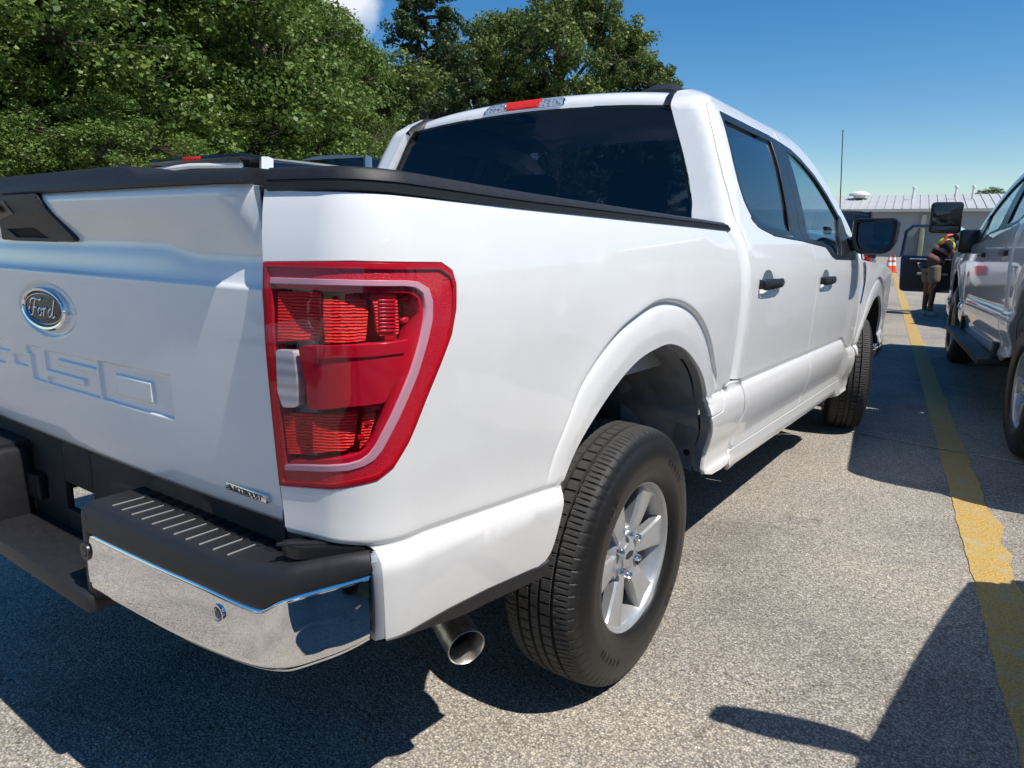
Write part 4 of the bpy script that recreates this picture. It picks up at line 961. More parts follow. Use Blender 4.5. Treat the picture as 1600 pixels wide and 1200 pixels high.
# handles with their cups
for (s0, z0, pr) in ((.905,1.200,DR),(1.93,1.192,DF)):
    cp = densify(CUPS[0] if pr is DR else CUPS[1], .012); m_ = len(cp); sc, zc2 = s0+.11, z0-.005; vs = []
    for r_ in (1.0,.93,.8,.6,.35,.0):
        for s, z in cp:
            q = C(sc+(s-sc)*r_, zc2+(z-zc2)*r_); vs.append((q[0]-.003-.030*(1-r_**3), q[1], q[2]))
    onboth(MB().add(vs, [(i*m_+k, (i+1)*m_+k, (i+1)*m_+(k+1) % m_, i*m_+(k+1) % m_) for i in range(5) for k in range(m_)]), "handle_cup", WHITE, pr, True)
    x0 = C(s0, z0)[0]
    body = rounded([(s0,z0+.022),(s0,z0-.020),(s0+.03,z0-.023),(s0+.285,z0-.014),(s0+.292,z0+.006),(s0+.285,z0+.020)], .008, 3)
    def Fhan(s, z, s0=s0, z0=z0, x0=x0):
        v_ = (z-z0)/.022; return (x0+.030-.008*v_*v_-.010*smooth(s0+.20,s0+.29,s)**2-.003*(1-smooth(s0,s0+.03,s)), s, z)
    h_ = onboth(panel(Fhan, body[::-1], h=.012, flange=.018), "door_handle", BLKS, pr)
    onboth(MB().box((x0-.02,s0+.004,z0-.018),(x0+.020,s0+.034,z0+.018), .004), "handle_mount", BLKS, h_)
    onboth(MB().box((x0-.02,s0+.235,z0-.012),(x0+.020,s0+.275,z0+.014), .004), "handle_mount", BLKS, h_)
HANDLES = ((.905,1.200),(1.93,1.192))
# --- rocker
rk = [(.80,.545),(.80,.470),(.84,.462),(3.10,.462),(3.14,.475),(3.17,.56),(3.145,.80),(3.11,.76),(3.105,.70),(3.07,.552)]
part(panel(C, rk[::-1] if False else [(.792,.505),(.86,.457),(3.10,.457),(3.16,.49),(3.175,.56),(3.12,.74),(3.108,.70),(3.066,.552),(.846,.552),(.80,.552)], h=.03, hb=.02, flange=.03), "rocker_panel", WHITE, both=True)
# --- front fender with wheel opening
LIPF = [(y+3.69-.0, z) for y, z in LIP]
fe = [(3.108,.76),(3.106,.90),(3.094,1.02),(3.054,1.16),(3.004,1.275),(3.0,1.30),(3.4,1.285),(3.8,1.275),(4.2,1.255),(4.45,1.22),(4.50,1.10),(4.50,.72),(4.40,.66),(4.25,.66)] + [p for p in LIPF[::-1] if True] + [(3.18,.66),(3.155,.70)]
fe = [(3.108,.80),(3.106,.90),(3.094,1.02),(3.054,1.16),(3.004,1.275),(3.0,1.30),(3.4,1.285),(3.8,1.275),(4.2,1.255),(4.45,1.22),(4.50,1.10),(4.50,.72),(4.40,.66),(4.18,.66)] + LIPF[::-1] + [(3.19,.70),(3.175,.68),(3.13,.745)]
part(panel(FEND, fe[::-1], h=.05, fine=lambda s, z: flare_t(s, z, 3.69)[0] < 1.25, hf=.02, hb=.02, extra=flare_rows(3.69, 200), skip=lambda s, z: flare_skip(s, z, 3.69)), "front_fender", WHITE, both=True)
vs = []; fs = []
for i, (s, z) in enumerate([(3.18,.66)]+LIPF+[(4.19,.66)]):
    x, y, w = FEND(s, z); vs += [(x-.008,y,w),(x-.35,y,w)]
    if i: fs.append((2*i-2, 2*i-1, 2*i+1, 2*i))
part(MB().add(vs, fs), "front_wheel_liner", UNDER, both=True)
# fender vent badge
vent = [(3.10,1.288),(3.17,1.275),(3.155,1.16),(3.115,1.02),(3.10,1.045),(3.118,1.17)]
part(panel(lambda s, z: (FEND(s, z)[0]+.006, s, z), rounded(vent[::-1], .008, 3), h=.03, flange=.01), "fender_vent", CHROMEB, both=True)
part(panel(lambda s, z: (FEND(s, z)[0]+.008, s, z), rounded([(3.125,1.235),(3.150,1.232),(3.140,1.16),(3.113,1.055),(3.125,1.16)][::-1], .004, 3), h=.03, flange=.004), "vent_mesh", BLKS, both=True)
# --- roof
roof_c = [(.862,1.916),(.868,1.936),(.882,1.956),(.908,1.973),(.955,1.986),(1.05,1.996),(1.25,2.004),(1.6,2.008),(1.9,2.001),(2.08,1.980),(2.16,1.960)]
tt = [0.]
for a, b_ in zip(roof_c[:-1], roof_c[1:]): tt.append(tt[-1]+math.hypot(b_[0]-a[0], b_[1]-a[1]))
ry, rz = pchip(tt, [q[0] for q in roof_c]), pchip(tt, [q[1] for q in roof_c])
def roofF(x, t):
    u = (x-CX)/.68; return (x, ry(t)+.030*u*u*(1-smooth(.0,1.3,t))-.10*u*u*smooth(.9,1.3,t), rz(t)-.030*u*u-.010*u**6)
ts_ = [tt[-1]*(k/34)**1.6 for k in range(35)]; xs3 = list(np.linspace(CX-.645,CX+.645,41))
VV = [roofF(x, t) for t in ts_ for x in xs3]; NN = [tuple(surf_n(roofF, x, max(.003, t))) for t in ts_ for x in xs3]
NN = [tuple(Vector(n_)*(1 if n_[2]-n_[1]*.5 > 0 else -1)) for n_ in NN]
mb = MB().add(VV, [(i*41+k, i*41+k+1, (i+1)*41+k+1, (i+1)*41+k) for i in range(34) for k in range(40)], NN)
roof = part(mb, "roof", WHITE)
# black drip mouldings: strip lofted between the roof edge and the cab side frame
eF = [(s_edge(1.868),1.868),(.624,1.90),(.636,1.928),(.662,1.946),(.72,ztopF(.72)),(.80,ztopF(.8)),(.95,ztopF(.95)),(1.2,ztopF(1.2)),(1.5,ztopF(1.5)),(1.75,ztopF(1.75)),(1.95,ztopF(1.95)),(2.08,ztopF(2.08))]
eT = [0,.022,.045,.075,.13,.20]
for q in eF[6:]: eT.append(min(range(1000), key=lambda k: abs(roofF(CX+.645, tt[-1]*k/999)[1]-C(*q)[1]))*tt[-1]/999)
vs = []
for q, t_ in zip(eF, eT):
    a = Vector(roofF(CX+.645, t_)); b_ = Vector(C(*q))
    for w_, up in ((-.01,-.012),(.06,.0025),(.2,.0045),(.8,.0045),(.94,.0025),(1.02,-.012)): vs.append((a.lerp(b_, w_)+Vector((0,-up*.5,up)))[:])
part(MB().add(vs, [(i*6+k, i*6+k+1, (i+1)*6+k+1, (i+1)*6+k) for i in range(len(eF)-1) for k in range(5)]), "drip_moulding", BLK, roof, both=roof, smooth=50)
# third brake lamp
def chm(x, v_): # v_ along roof arc
    q = roofF(x, v_); n_ = surf_n(roofF, x, max(.004, v_)); n_ = n_*(1 if n_.z-n_.y*.5 > 0 else -1); return q, n_
def chmF(d):
    def F(x, v_):
        q, n_ = chm(x, v_); return (q[0]+n_.x*d, q[1]+n_.y*d, q[2]+n_.z*d)
    return F
k0 = CX-.03
cl = part(panel(chmF(.002), rounded([(k0-.225,.010),(k0+.225,.010),(k0+.215,.062),(k0-.20,.062)], .02, 4), h=.02, flange=.01), "third_brake_lamp", CHROMEB, roof)
REVC = mat("clear_cargo_lamp", (.62,.64,.66), .12, metal=.55, coat=1)
n, l, p = nodes(REVC); v = coords(n, l); vt = n.new("ShaderNodeTexVoronoi"); vt.inputs["Scale"].default_value = 55; l.new(v, vt.inputs["Vector"]); bump(n, l, p, vt.outputs["Distance"], 1.0, .01)
part(panel(chmF(.007), rounded([(k0-.213,.015),(k0-.085,.015),(k0-.100,.057),(k0-.192,.057)], [.008,.003,.003,.012], 3), h=.015, flange=.008), "cargo_lamp_lens", REVC, cl)
part(panel(chmF(.007), rounded([(k0+.092,.015),(k0+.213,.015),(k0+.205,.057),(k0+.105,.057)], [.003,.008,.008,.003], 3), h=.015, flange=.008), "cargo_lamp_lens", REVC, cl)
part(panel(chmF(.008), rounded([(k0-.082,.015),(k0+.089,.015),(k0+.102,.057),(k0-.097,.057)], .004, 3), h=.012, flange=.008), "brake_lens", REDR, cl)
# roof fins
for u in (-.41,.475):
    pf = [(1.30,2.0),(1.32,2.03),(1.36,2.045),(1.62,2.045),(1.66,2.03),(1.68,2.0)]
    z_ = roofF(CX+u, tt[7])[2]-.012
    pr_ = [(-.085,0),(-.070,.060),(-.04,.082),(.04,.082),(.070,.060),(.085,0)]
    mb = MB(); vs = [(CX+u+a*(1-.25*q), 1.32+.13*q, z_+b_*(1-.5*abs(q)**3)) for q in (-1,-.6,0,.6,1) for a, b_ in pr_]
    mb.add(vs, [(i*6+k, i*6+k+1, (i+1)*6+k+1, (i+1)*6+k) for i in range(4) for k in range(5)]+[tuple(range(6))[::-1], tuple(range(24,30))]); part(mb, "roof_fin", BLK, roof, smooth=40)
# --- rear window and back panel
def yb2(z): return .742+.24*max(0, z-1.42)+.012*smooth(1.84,1.89,z)
def bwF(d): return lambda x, z: (x, yb2(z)-d+.010*((x-CX)/.7)**2, z)
gw = [(CX-.875,1.33),(CX+.875,1.33),(CX+.868,1.42),(CX+.715,1.845),(CX+.702,1.872),(CX+.672,1.884)]+[(CX+x, 1.921-.037*(x/.672)**2) for x in (.5,.33,.16,0,-.16,-.33,-.5)]+[(CX-.672,1.884),(CX-.702,1.872),(CX-.715,1.845),(CX-.868,1.42)]
rwin = part(panel(bwF(0), gw, h=.06, flange=0), "rear_window", GLB)
part(panel(bwF(.004), gw, [[(CX+(x-CX)*.988, lerp(1.6, z, .975)) for x, z in gw]], h=.05, hb=.03, flange=.006), "window_seal", BLKS, rwin)
part(MB().box((2*CX-.87,.70,.70),(.87,.725,1.34)), "cab_back_panel", WHITE)
# --- interior
mb = MB().box((2*CX-.85,.80,.62),(.85,2.9,.66)); part(mb, "cab_floor", INTER)
for sx_ in (-.62,-.21,.42):
    pass
for nm, y0, xsn in (("rear_seat", 1.02, (-.62,-.08,.46)), ("front_seat", 2.05, (-.56,.40))):
    for xc in xsn:
        w_ = .25 if nm == "rear_seat" else .26; mb = MB()
        M = Matrix.Translation((xc, y0, 1.10)) @ Matrix.Rotation(R_(12),4,'X')
        mb.box((-w_,-.07,-.32),(w_,.07,.32), .05, M); mb.box((-w_,0,-.42),(w_,.52,-.26), .05, Matrix.Translation((xc, y0, 1.10)))
        mb.box((-.13,-.05,.36),(.13,.04,.56), .04, M); mb.box((-.05,-.01,.28),(-.035,.005,.40), 0, M); mb.box((.035,-.01,.28),(.05,.005,.40), 0, M)
        part(mb, nm, SEAT)
part(MB().box((2*CX-.82,2.72,.9),(.82,3.15,1.30), .06), "dashboard", INTER)
mb = MB(); ring = [(CX-.40+.19*math.cos(a), 2.55+.05*math.sin(a), 1.22+.18*math.sin(a)) for a in np.linspace(0, 2*math.pi, 25)]; mb.tube(ring, .016, 8, False); part(mb, "steering_wheel", INTER)
part(MB().box((CX-.12,2.25,1.74),(CX+.12,2.28,1.81), .02), "inner_mirror", INTER)
# --- windscreen, hood, nose
def wsF(x, t):
    u = (x-CX)/.8; return (x, lerp(2.13,2.98,t)-.16*u*u, lerp(1.962,1.365,t)-.02*u*u+.03*math.sin(math.pi*t))
ws = [(CX+(-1)*(.64),0.0)]
VV = []; FF = []
for i in range(13):
    t = i/12; hw = lerp(.665,.865,t)
    for k in range(21): VV.append(wsF(CX+hw*(-1+k/10), t))
FF = [(i*21+k, i*21+k+1, (i+1)*21+k+1, (i+1)*21+k) for i in range(12) for k in range(20)]
part(MB().add(VV, [f[::-1] for f in FF]), "windscreen", GLW, smooth=True)
def hoodF(x, y):
    u = (x-CX)/1.0; return (x, y, 1.375-.075*smooth(2.9,4.6,y)*1-.10*max(0,(y-4.15))-.085*u*u-.06*u**6+.018*smooth(.35,.5,abs(u)))
VV = []; ys_ = list(np.linspace(2.86,4.62,28))
for y in ys_:
    for k in range(31):
        hw = plan_x(y)-CX-.02; VV.append(hoodF(CX+hw*(-1+k/15), y-.10*((k-15)/15)**4*smooth(4.2,4.62,y)))
part(MB().add(VV, [(i*31+k, i*31+k+1, (i+1)*31+k+1, (i+1)*31+k) for i in range(27) for k in range(30)]), "hood", WHITE, smooth=True)
part(MB().box((2*CX-.86,4.42,.70),(.86,4.62,1.22), .05), "grille", BLKS)
for z in (.86,.97,1.08): part(MB().box((CX-.62,4.60,z-.018),(CX+.62,4.645,z+.018), .01), "grille_bar", CHROMEB)
part(MB().box((.66,4.46,.84),(.90,4.60,1.16), .03), "headlamp", REVC, both=True)
part(MB().box((2*CX-.96,4.40,.50),(.96,4.70,.70), .06), "front_bumper", CHROMEB)
# --- door mirror
mb = MB().tube([(.955,2.80,1.385),(1.02,2.79,1.41),(1.06,2.80,1.42)], [.045,.04,.042], 12); mir = part(mb, "door_mirror", BLKS, both=True)
mo = rounded([(1.005,1.535),(1.225,1.538),(1.245,1.52),(1.238,1.395),(1.19,1.335),(1.04,1.33),(1.008,1.40)], [.03,.03,.02,.04,.04,.05,.03], 4)
def mirF(yd, k, tilt=0.): 
    cx_, cz_ = 1.125, 1.435; return [(cx_+(x-cx_)*k-.030, yd+(x-cx_)*tilt, cz_+(z-cz_)*k) for x, z in mo]
rings = [mirF(2.722,.80), mirF(2.712,.83), mirF(2.710,.96), mirF(2.722,1.0), mirF(2.80,1.0), mirF(2.88,.92), mirF(2.93,.70)]
n_ = len(mo); vs = [q for r_ in rings for q in r_]
fs = [(i*n_+k, i*n_+(k+1) % n_, (i+1)*n_+(k+1) % n_, (i+1)*n_+k) for i in range(6) for k in range(n_)]+[tuple(range(6*n_, 7*n_))]
rake_ = MB().add(vs, fs); onboth(rake_, "mirror_housing", BLKS, mir, 40)
g_ = mirF(2.726,.82,-.10); onboth(MB().add(g_+[(q[0], q[1]+.01, q[2]) for q in g_], [tuple(range(n_)), tuple(range(n_, 2*n_))[::-1]]), "mirror_glass", mat("mirror_glass", (.30,.33,.36), .01, metal=1), mir)
# antenna mast on the right front fender
part(MB().tube([(.745,3.66,1.24),(.74,3.655,1.28)], [.014,.010], 10).tube([(.74,3.655,1.27),(.715,3.62,1.68),(.690,3.58,2.165)], [.0042,.0036,.0028], 8).lathe([(0,0),(0,.004),(.012,.004),(.012,0)], 8, 'z', Matrix.Translation((.690,3.58,2.16))), "antenna_mast", BLKS)
# --- underbody
part(MB().box((2*CX-.72,-.98,.60),(.72,4.2,.66)), "floor_pan", UNDER)
for sg in (1,-1):
    x = CX+sg*.50; part(MB().box((x-.05,-1.06,.535),(x+.05,4.3,.64), .01), "frame_rail", UNDER)
part(MB().tube([(2*CX-.80,0,.40),(.80,0,.40)], .055, 14).lathe([(-.16,.05),(-.12,.12),(0,.165),(.12,.12),(.16,.05)], 20, 'x', Matrix.Translation((CX-.12,0,.40))), "rear_axle", DARKMETAL)
part(MB().box((.46,-.68,.36),(.54,.62,.385)), "leaf_spring", DARKMETAL, both=True)
part(MB().tube([(.62,.16,.42),(.58,.25,.85)], .03, 10), "shock_absorber", DARKMETAL, both=True)
part(MB().tube([(2*CX-.80,3.69,.40),(.80,3.69,.40)], .05, 12), "front_axle", DARKMETAL)
part(MB().lathe([(-.10,.30),(-.12,.36),(-.10,.39),(.10,.39),(.12,.36),(.10,.30)], 40, 'z', Matrix.Translation((CX,-.60,.60))), "spare_tyre", RUB)
part(MB().box((CX-.62,.9,.44),(CX-.3,2.2,.62), .05), "fuel_tank", UNDER)
# exhaust
ea, eb = Vector((.575,-.545,.445)), Vector((.868,-.690,.392)); ed = (eb-ea).normalized()
ex = part(MB().tube([(.35,.2,.50),(.45,-.25,.50),ea,ea.lerp(eb,.62)], [.034,.034,.034,.034], 18), "exhaust_pipe", DARKMETAL)
Me = Matrix.Translation(ea.lerp(eb,.5)) @ ed.to_track_quat('X','Z').to_matrix().to_4x4(); L_ = (eb-ea).length*.5
part(MB().lathe([(0,.034),(.01,.043),(L_-.03,.0455),(L_,.0465),(L_+.001,.0455),(L_-.004,.0425),(L_-.10,.041)], 32, 'x', Me), "exhaust_tip", STEELP, ex)
part(MB().lathe([(L_-.16,.040),(L_-.06,.0405)], 24, 'x', Me).lathe([(L_-.10,.041),(L_-.10,0)], 24, 'x', Me), "exhaust_bore", SOOTSLOT, ex)
# --- wheels
TR = .400; TWID = .132
def tyre_mesh():
    half = [(.0,.400),(.0105,.400),(.0110,.3895),(.0195,.3895),(.020,.400),(.0345,.3995),(.049,.399),(.0495,.3885),(.0595,.3885),(.060,.398),(.074,.3965),(.088,.394),(.100,.390),(.108,.3845),(.113,.377),(.1165,.368),(.1175,.362),(.121,.356),(.127,.343),(.1310,.325),(.1325,.31),(.1325,.296),(.1315,.290),(.1317,.282),(.130,.268),(.125,.252),(.118,.240),(.110,.232),(.102,.228)]
    prof = [(-x, r) for x, r in half[::-1]][:-1]+half; n = len(prof); seg = 720; mb = MB()
    P = np.array(prof); V = np.zeros((seg, n, 3)); NB = 72
    for k in range(seg):
        a = 2*math.pi*k/seg; ph = (a/(2*math.pi)*NB) % 1; R = P[:,1].copy(); X = P[:,0]
        for i in range(n):
            x = X[i]; r = R[i]
            if r > .383 and abs(r-.3895) > .0008 and abs(r-.3885) > .0008:
                sgn = 1 if x > 0 else -1
                q = (ph+sgn*.35*abs(x)*8*.5) % 1
                if .0 <= q < .09 and abs(x) > .018: r -= .0060
                elif .48 <= q < .55 and abs(x) > .06: r -= .0050
                elif .48 <= q < .55 and abs(x) < .012: r -= .002
                elif .25 <= q < .31 and .02 < abs(x) < .06: r -= .003
            elif .358 < r <= .383:                       # scalloped shoulder lugs
                q = (ph+.35) % 1
                if q < .30: r -= .0045*(1 if r > .365 else .5)
            R[i] = r
        V[k,:,0] = X; V[k,:,1] = R*math.cos(a); V[k,:,2] = R*math.sin(a)
        # raised sidewall lettering blocks
        for i in range(n):
            if abs(X[i]) > .1318 and .30 < P[i,1] < .335 and (.62 < a < 1.05 or 3.8 < a < 4.25 or 2.2 < a < 2.45 or 5.4 < a < 5.6) and math.sin(a*70) > -.1: V[k,i,0] += math.copysign(.0035, X[i])
    vs = V.reshape(-1,3).tolist(); fs = [(k*n+i, ((k+1) % seg)*n+i, ((k+1) % seg)*n+i+1, k*n+i+1) for k in range(seg) for i in range(n-1)]
    mb.add(vs, fs); return mb
def make_wheel(loc, rz=0, src=None):
    w = empty("wheel", loc, rz); w.parent = truck
    if src:
        for ch_ in list(src.children):
            c = ch_.copy(); COL.objects.link(c); c.parent = w
        return w
    tyre_mesh().build("tyre", TYRE, w, 30)
    MB().lathe([(.100,.229),(.104,.2345),(.1075,.2355),(.1085,.233),(.106,.226),(.098,.219),(.085,.213),(.05,.205),(-.03,.198),(-.09,.21),(-.10,.229)], 96, 'x').build("rim", ALLOY, w, 50)
    # six spokes
    for k in range(6):
        a0 = math.pi/6*0 + k*math.pi/3 + R_(2)
        mb = MB(); secs = []
        for j, (r, hw, xo, dp) in enumerate([(.050,.027,.070,.05),(.085,.029,.081,.045),(.12,.034,.086,.04),(.16,.041,.089,.036),(.19,.047,.092,.034),(.207,.054,.094,.034),(.219,.062,.093,.03)]):
            ring = [(xo-.010,-hw),(xo-.002,-hw+.004),(xo,-hw+.010),(xo-.0035,0),(xo,hw-.010),(xo-.002,hw-.004),(xo-.010,hw),(xo-dp,hw-.004),(xo-dp,-hw+.004)]
            secs.append([(x, r, t) for x, t in ring])
        vs = [(x, r*math.cos(a0)-t*math.sin(a0), r*math.sin(a0)+t*math.cos(a0)) for sc in secs for x, r, t in sc]
        m = 9; fs = [(i*m+q, i*m+(q+1) % m, (i+1)*m+(q+1) % m, (i+1)*m+q) for i in range(6) for q in range(m)]
        mb.add(vs, [f[::-1] for f in fs]); mb.build("spoke", ALLOY, w, 28)
    MB().lathe([(.02,.098),(.060,.095),(.072,.088),(.074,.080),(.074,.050),(.078,.044),(.079,.041)], 48, 'x').build("hub", ALLOY, w, 40)
    for k in range(6):
        a = k*math.pi/3+math.pi/6+R_(2); M = Matrix.Translation((.070, .0675*math.cos(a), .0675*math.sin(a)))
        MB().lathe([(-.01,.017),(.0035,.016),(.002,.0125)], 20, 'x', M).lathe([(0,.0112),(.020,.0108),(.025,.008),(.027,0)], 6, 'x', M).build("lug_nut", CHROMEB, w, 30)
    cap = MB().lathe([(.078,.042),(.083,.0405),(.0845,.036),(.0842,0)], 36, 'x').build("centre_cap", ALLOY, w, 40)
    vs = [(.0852, .026*math.cos(t), .0115*math.sin(t)) for t in np.linspace(0, 2*math.pi, 25)[:-1]]
    o = MB().add([(x, y*1, z) for x, y, z in vs]+[(.0835, y, z) for x, y, z in vs], [tuple(range(24))]+[(i, (i+1) % 24, 24+(i+1) % 24, 24+i) for i in range(24)]).build("cap_emblem", mat("emblem_dark_blue"), cap, 30)
    MB().lathe([(.03,.160),(.034,.160),(.034,.085),(.03,.085)], 48, 'x').build("brake_disc", DARKMETAL, w, 40)
    MB().lathe([(-.02,.200),(.012,.150),(.02,.09),(.02,0)], 48, 'x').build("dust_shield", UNDER, w, 40)
    return w
WX = .862
wr = make_wheel((WX,0,TR)); make_wheel((WX,3.69,TR), R_(15), wr)
make_wheel((2*CX-WX,0,TR), math.pi, wr); make_wheel((2*CX-WX,3.69,TR), math.pi+R_(15), wr)

# ------------------------------------------------------------------ metal building at the far end
ROOFM = vary(mat("pale_metal_roof", (.58,.58,.56), .45, metal=.2), (.56,.56,.54), .08, .6, (.4,.6)); WALLM = vary(mat("grey_metal_wall", (.33,.335,.35), .5), (.33,.335,.35), .10, .4)
bc = at(1480, 63); bd = empty("metal_building", bc, R_(7), 1, "long grey metal building with a pale ribbed roof beyond the parked cars", "building")
MB().box((-26,0,0),(20,14,3.55)).build("wall", WALLM, bd, False)
for k in range(115):
    x = -26+k*.4
    if k == 0: rib = MB().box((-.012,0,0),(.012,7.35,.05)).build("wall_rib", WALLM, None, False); wr_me = None; bpy.data.objects.remove(rib)
ang = math.atan2(1.36, 7.3)
pm = MB().box((0.01,-.45,0),(.59,7.4,.05)).box((.55,-.45,.05),(.61,7.4,.11)); o = pm.build("roof_panel", ROOFM, bd, False); o.location = (-26.2,0,3.62); o.rotation_euler = (ang,0,0)
for k in range(1, 77):
    c = o.copy(); COL.objects.link(c); c.location = (-26.2+k*.605, 0, 3.62)
MB().box((-26.2,-.50,3.40),(20.4,-.40,3.62)).build("eave_gutter", mat("pale_trim", (.48,.48,.46), .5), bd, False)
MB().prism([(0,3.55),(7.2,4.90),(14,3.55)], -25.9, 19.9, 'yz').build("gable", WALLM, bd, False)
MB().box((4.0,-.06,0),(20,-.01,2.4)).build("white_lower_wall", mat("white_wall_panel", (.62,.63,.66), .5), bd, False)
MB().box((3.9,-.3,2.4),(20,-.02,2.55)).build("door_canopy", mat("pale_trim"), bd, False)
MB().box((-1.9,-.35,0),(-1.55,-.02,3.2), .06).build("downpipe", mat("cream_pipe", (.62,.55,.38), .5), bd, 35)
for x, z in ((-6.9,3.05),): MB().box((x-.45,-.35,z-.28),(x+.45,-.02,z+.22), .15).build("wall_lamp", mat("lamp_white", (.8,.8,.78), .4), bd, 35)
MB().prism([(-4.2,2.05),(-3.7,2.05),(-3.95,2.6)], -.3, -.02, 'xz').build("wall_light", mat("lamp_white"), bd, False)
MB().lathe([(0,.45),(.2,.45),(.22,.85),(.38,.8),(.55,.42),(.6,0)], 20, 'z', Matrix.Translation((-6.6,5.2,4.72))).build("roof_vent", mat("lamp_white"), bd, 35)
for x in (-2.6,.35,1.5): MB().lathe([(0,.09),(.9,.09),(.9,.15),(1.05,.13),(1.1,0)], 10, 'z', Matrix.Translation((x,4.5,4.5))).build("roof_stack", mat("lamp_white"), bd, 35)
MB().tube([(7.2,4.5,5),(7.2,4.5,6.6)], .12, 8).lathe([(0,.3),(.4,.45),(.8,.25),(.85,0)], 12, 'z', Matrix.Translation((7.2,4.5,6.5))).build("roof_stack", mat("lamp_white"), bd, 35)
# ------------------------------------------------------------------ other pickups: same class of truck, copied part by part
def copy_truck(name, loc, rot, scale, paint, label, skip):
    r = empty(name, loc, rot, scale, label, "pickup truck")
    def rec(src, dst):
        for ch_ in list(src.children):
            base = ch_.name.split(".")[0]
            if base in skip: continue
            c = ch_.copy(); COL.objects.link(c); c.parent = dst
            if "label" in c: del c["label"]
            if c.type == 'MESH' and c.data.materials and c.data.materials[0] == WHITE:
                c.material_slots[0].link = 'OBJECT'; c.material_slots[0].material = paint
            rec(ch_, c)
    rec(truck, r)
    for ch_ in r.children:
        if ch_.name.startswith('wheel') and ch_.type == 'EMPTY' and ch_.location.y > 3: ch_.rotation_euler.z -= R_(15)
    return r
SKIP = {"emblem","badge","antenna_mast","fender_vent","vent_mesh","third_brake_lamp","roof_fin"}
gt = copy_truck("pickup_truck", (3.10,3.78,0), R_(9.3), 1.07, GREY, "light grey pickup truck with black step board and tow mirror at the right edge", SKIP|{"door_mirror"})
tm = MB(); 
sbd = MB().box((2*CX-1.10,.85,.40),(2*CX-.88,3.05,.45), .015).build("step_board", BLK, gt, 35); MB().box((2*CX-1.0,.9,.44),(2*CX-.8,.98,.56)).box((2*CX-1.0,2.8,.44),(2*CX-.8,2.88,.56)).build("bracket", BLK, sbd, 35)
tmo = MB().box((2*CX-1.10,2.86,1.14),(2*CX-.92,2.98,1.36), .03).build("tow_mirror", BLKS, gt, 35)
MB().box((2*CX-1.36,2.84,1.32),(2*CX-1.10,2.99,1.61), .03).build("mirror_housing", BLKS, tmo, 35)
MB().box((2*CX-1.345,2.832,1.40),(2*CX-1.125,2.839,1.60), .002).build("mirror_glass", mat("dark_mirror_glass", (.05,.055,.06), .02, metal=.3), tmo, 35)
MB().box((2*CX-1.345,2.832,1.335),(2*CX-1.125,2.839,1.388), .002).build("convex_glass", mat("dark_mirror_glass"), tmo, 35)
g2 = copy_truck("pickup_truck", (3.31,-3.20,0), R_(-4), 1.0, SILVER, "silver pickup truck parked beside the photographer, out of frame to the right", SKIP|{"exhaust_pipe","door_mirror"})
mr2 = MB().box((2*CX-1.02,3.12,1.22),(2*CX-.90,3.20,1.32), .02).build("door_mirror", BLKS, g2, 35); mh = MB().prism(rounded([(2*CX-1.33,1.42),(2*CX-1.26,1.50),(2*CX-1.06,1.50),(2*CX-.99,1.40),(2*CX-1.02,1.24),(2*CX-1.24,1.26)], .04, 4), 2.95, 3.02, "xz", .01); mh.v = [(x+.075, y+.20+(x-2*CX+1.0)*.45, z) for x, y, z in mh.v]; mh.build("mirror_housing", BLKS, mr2, 35)
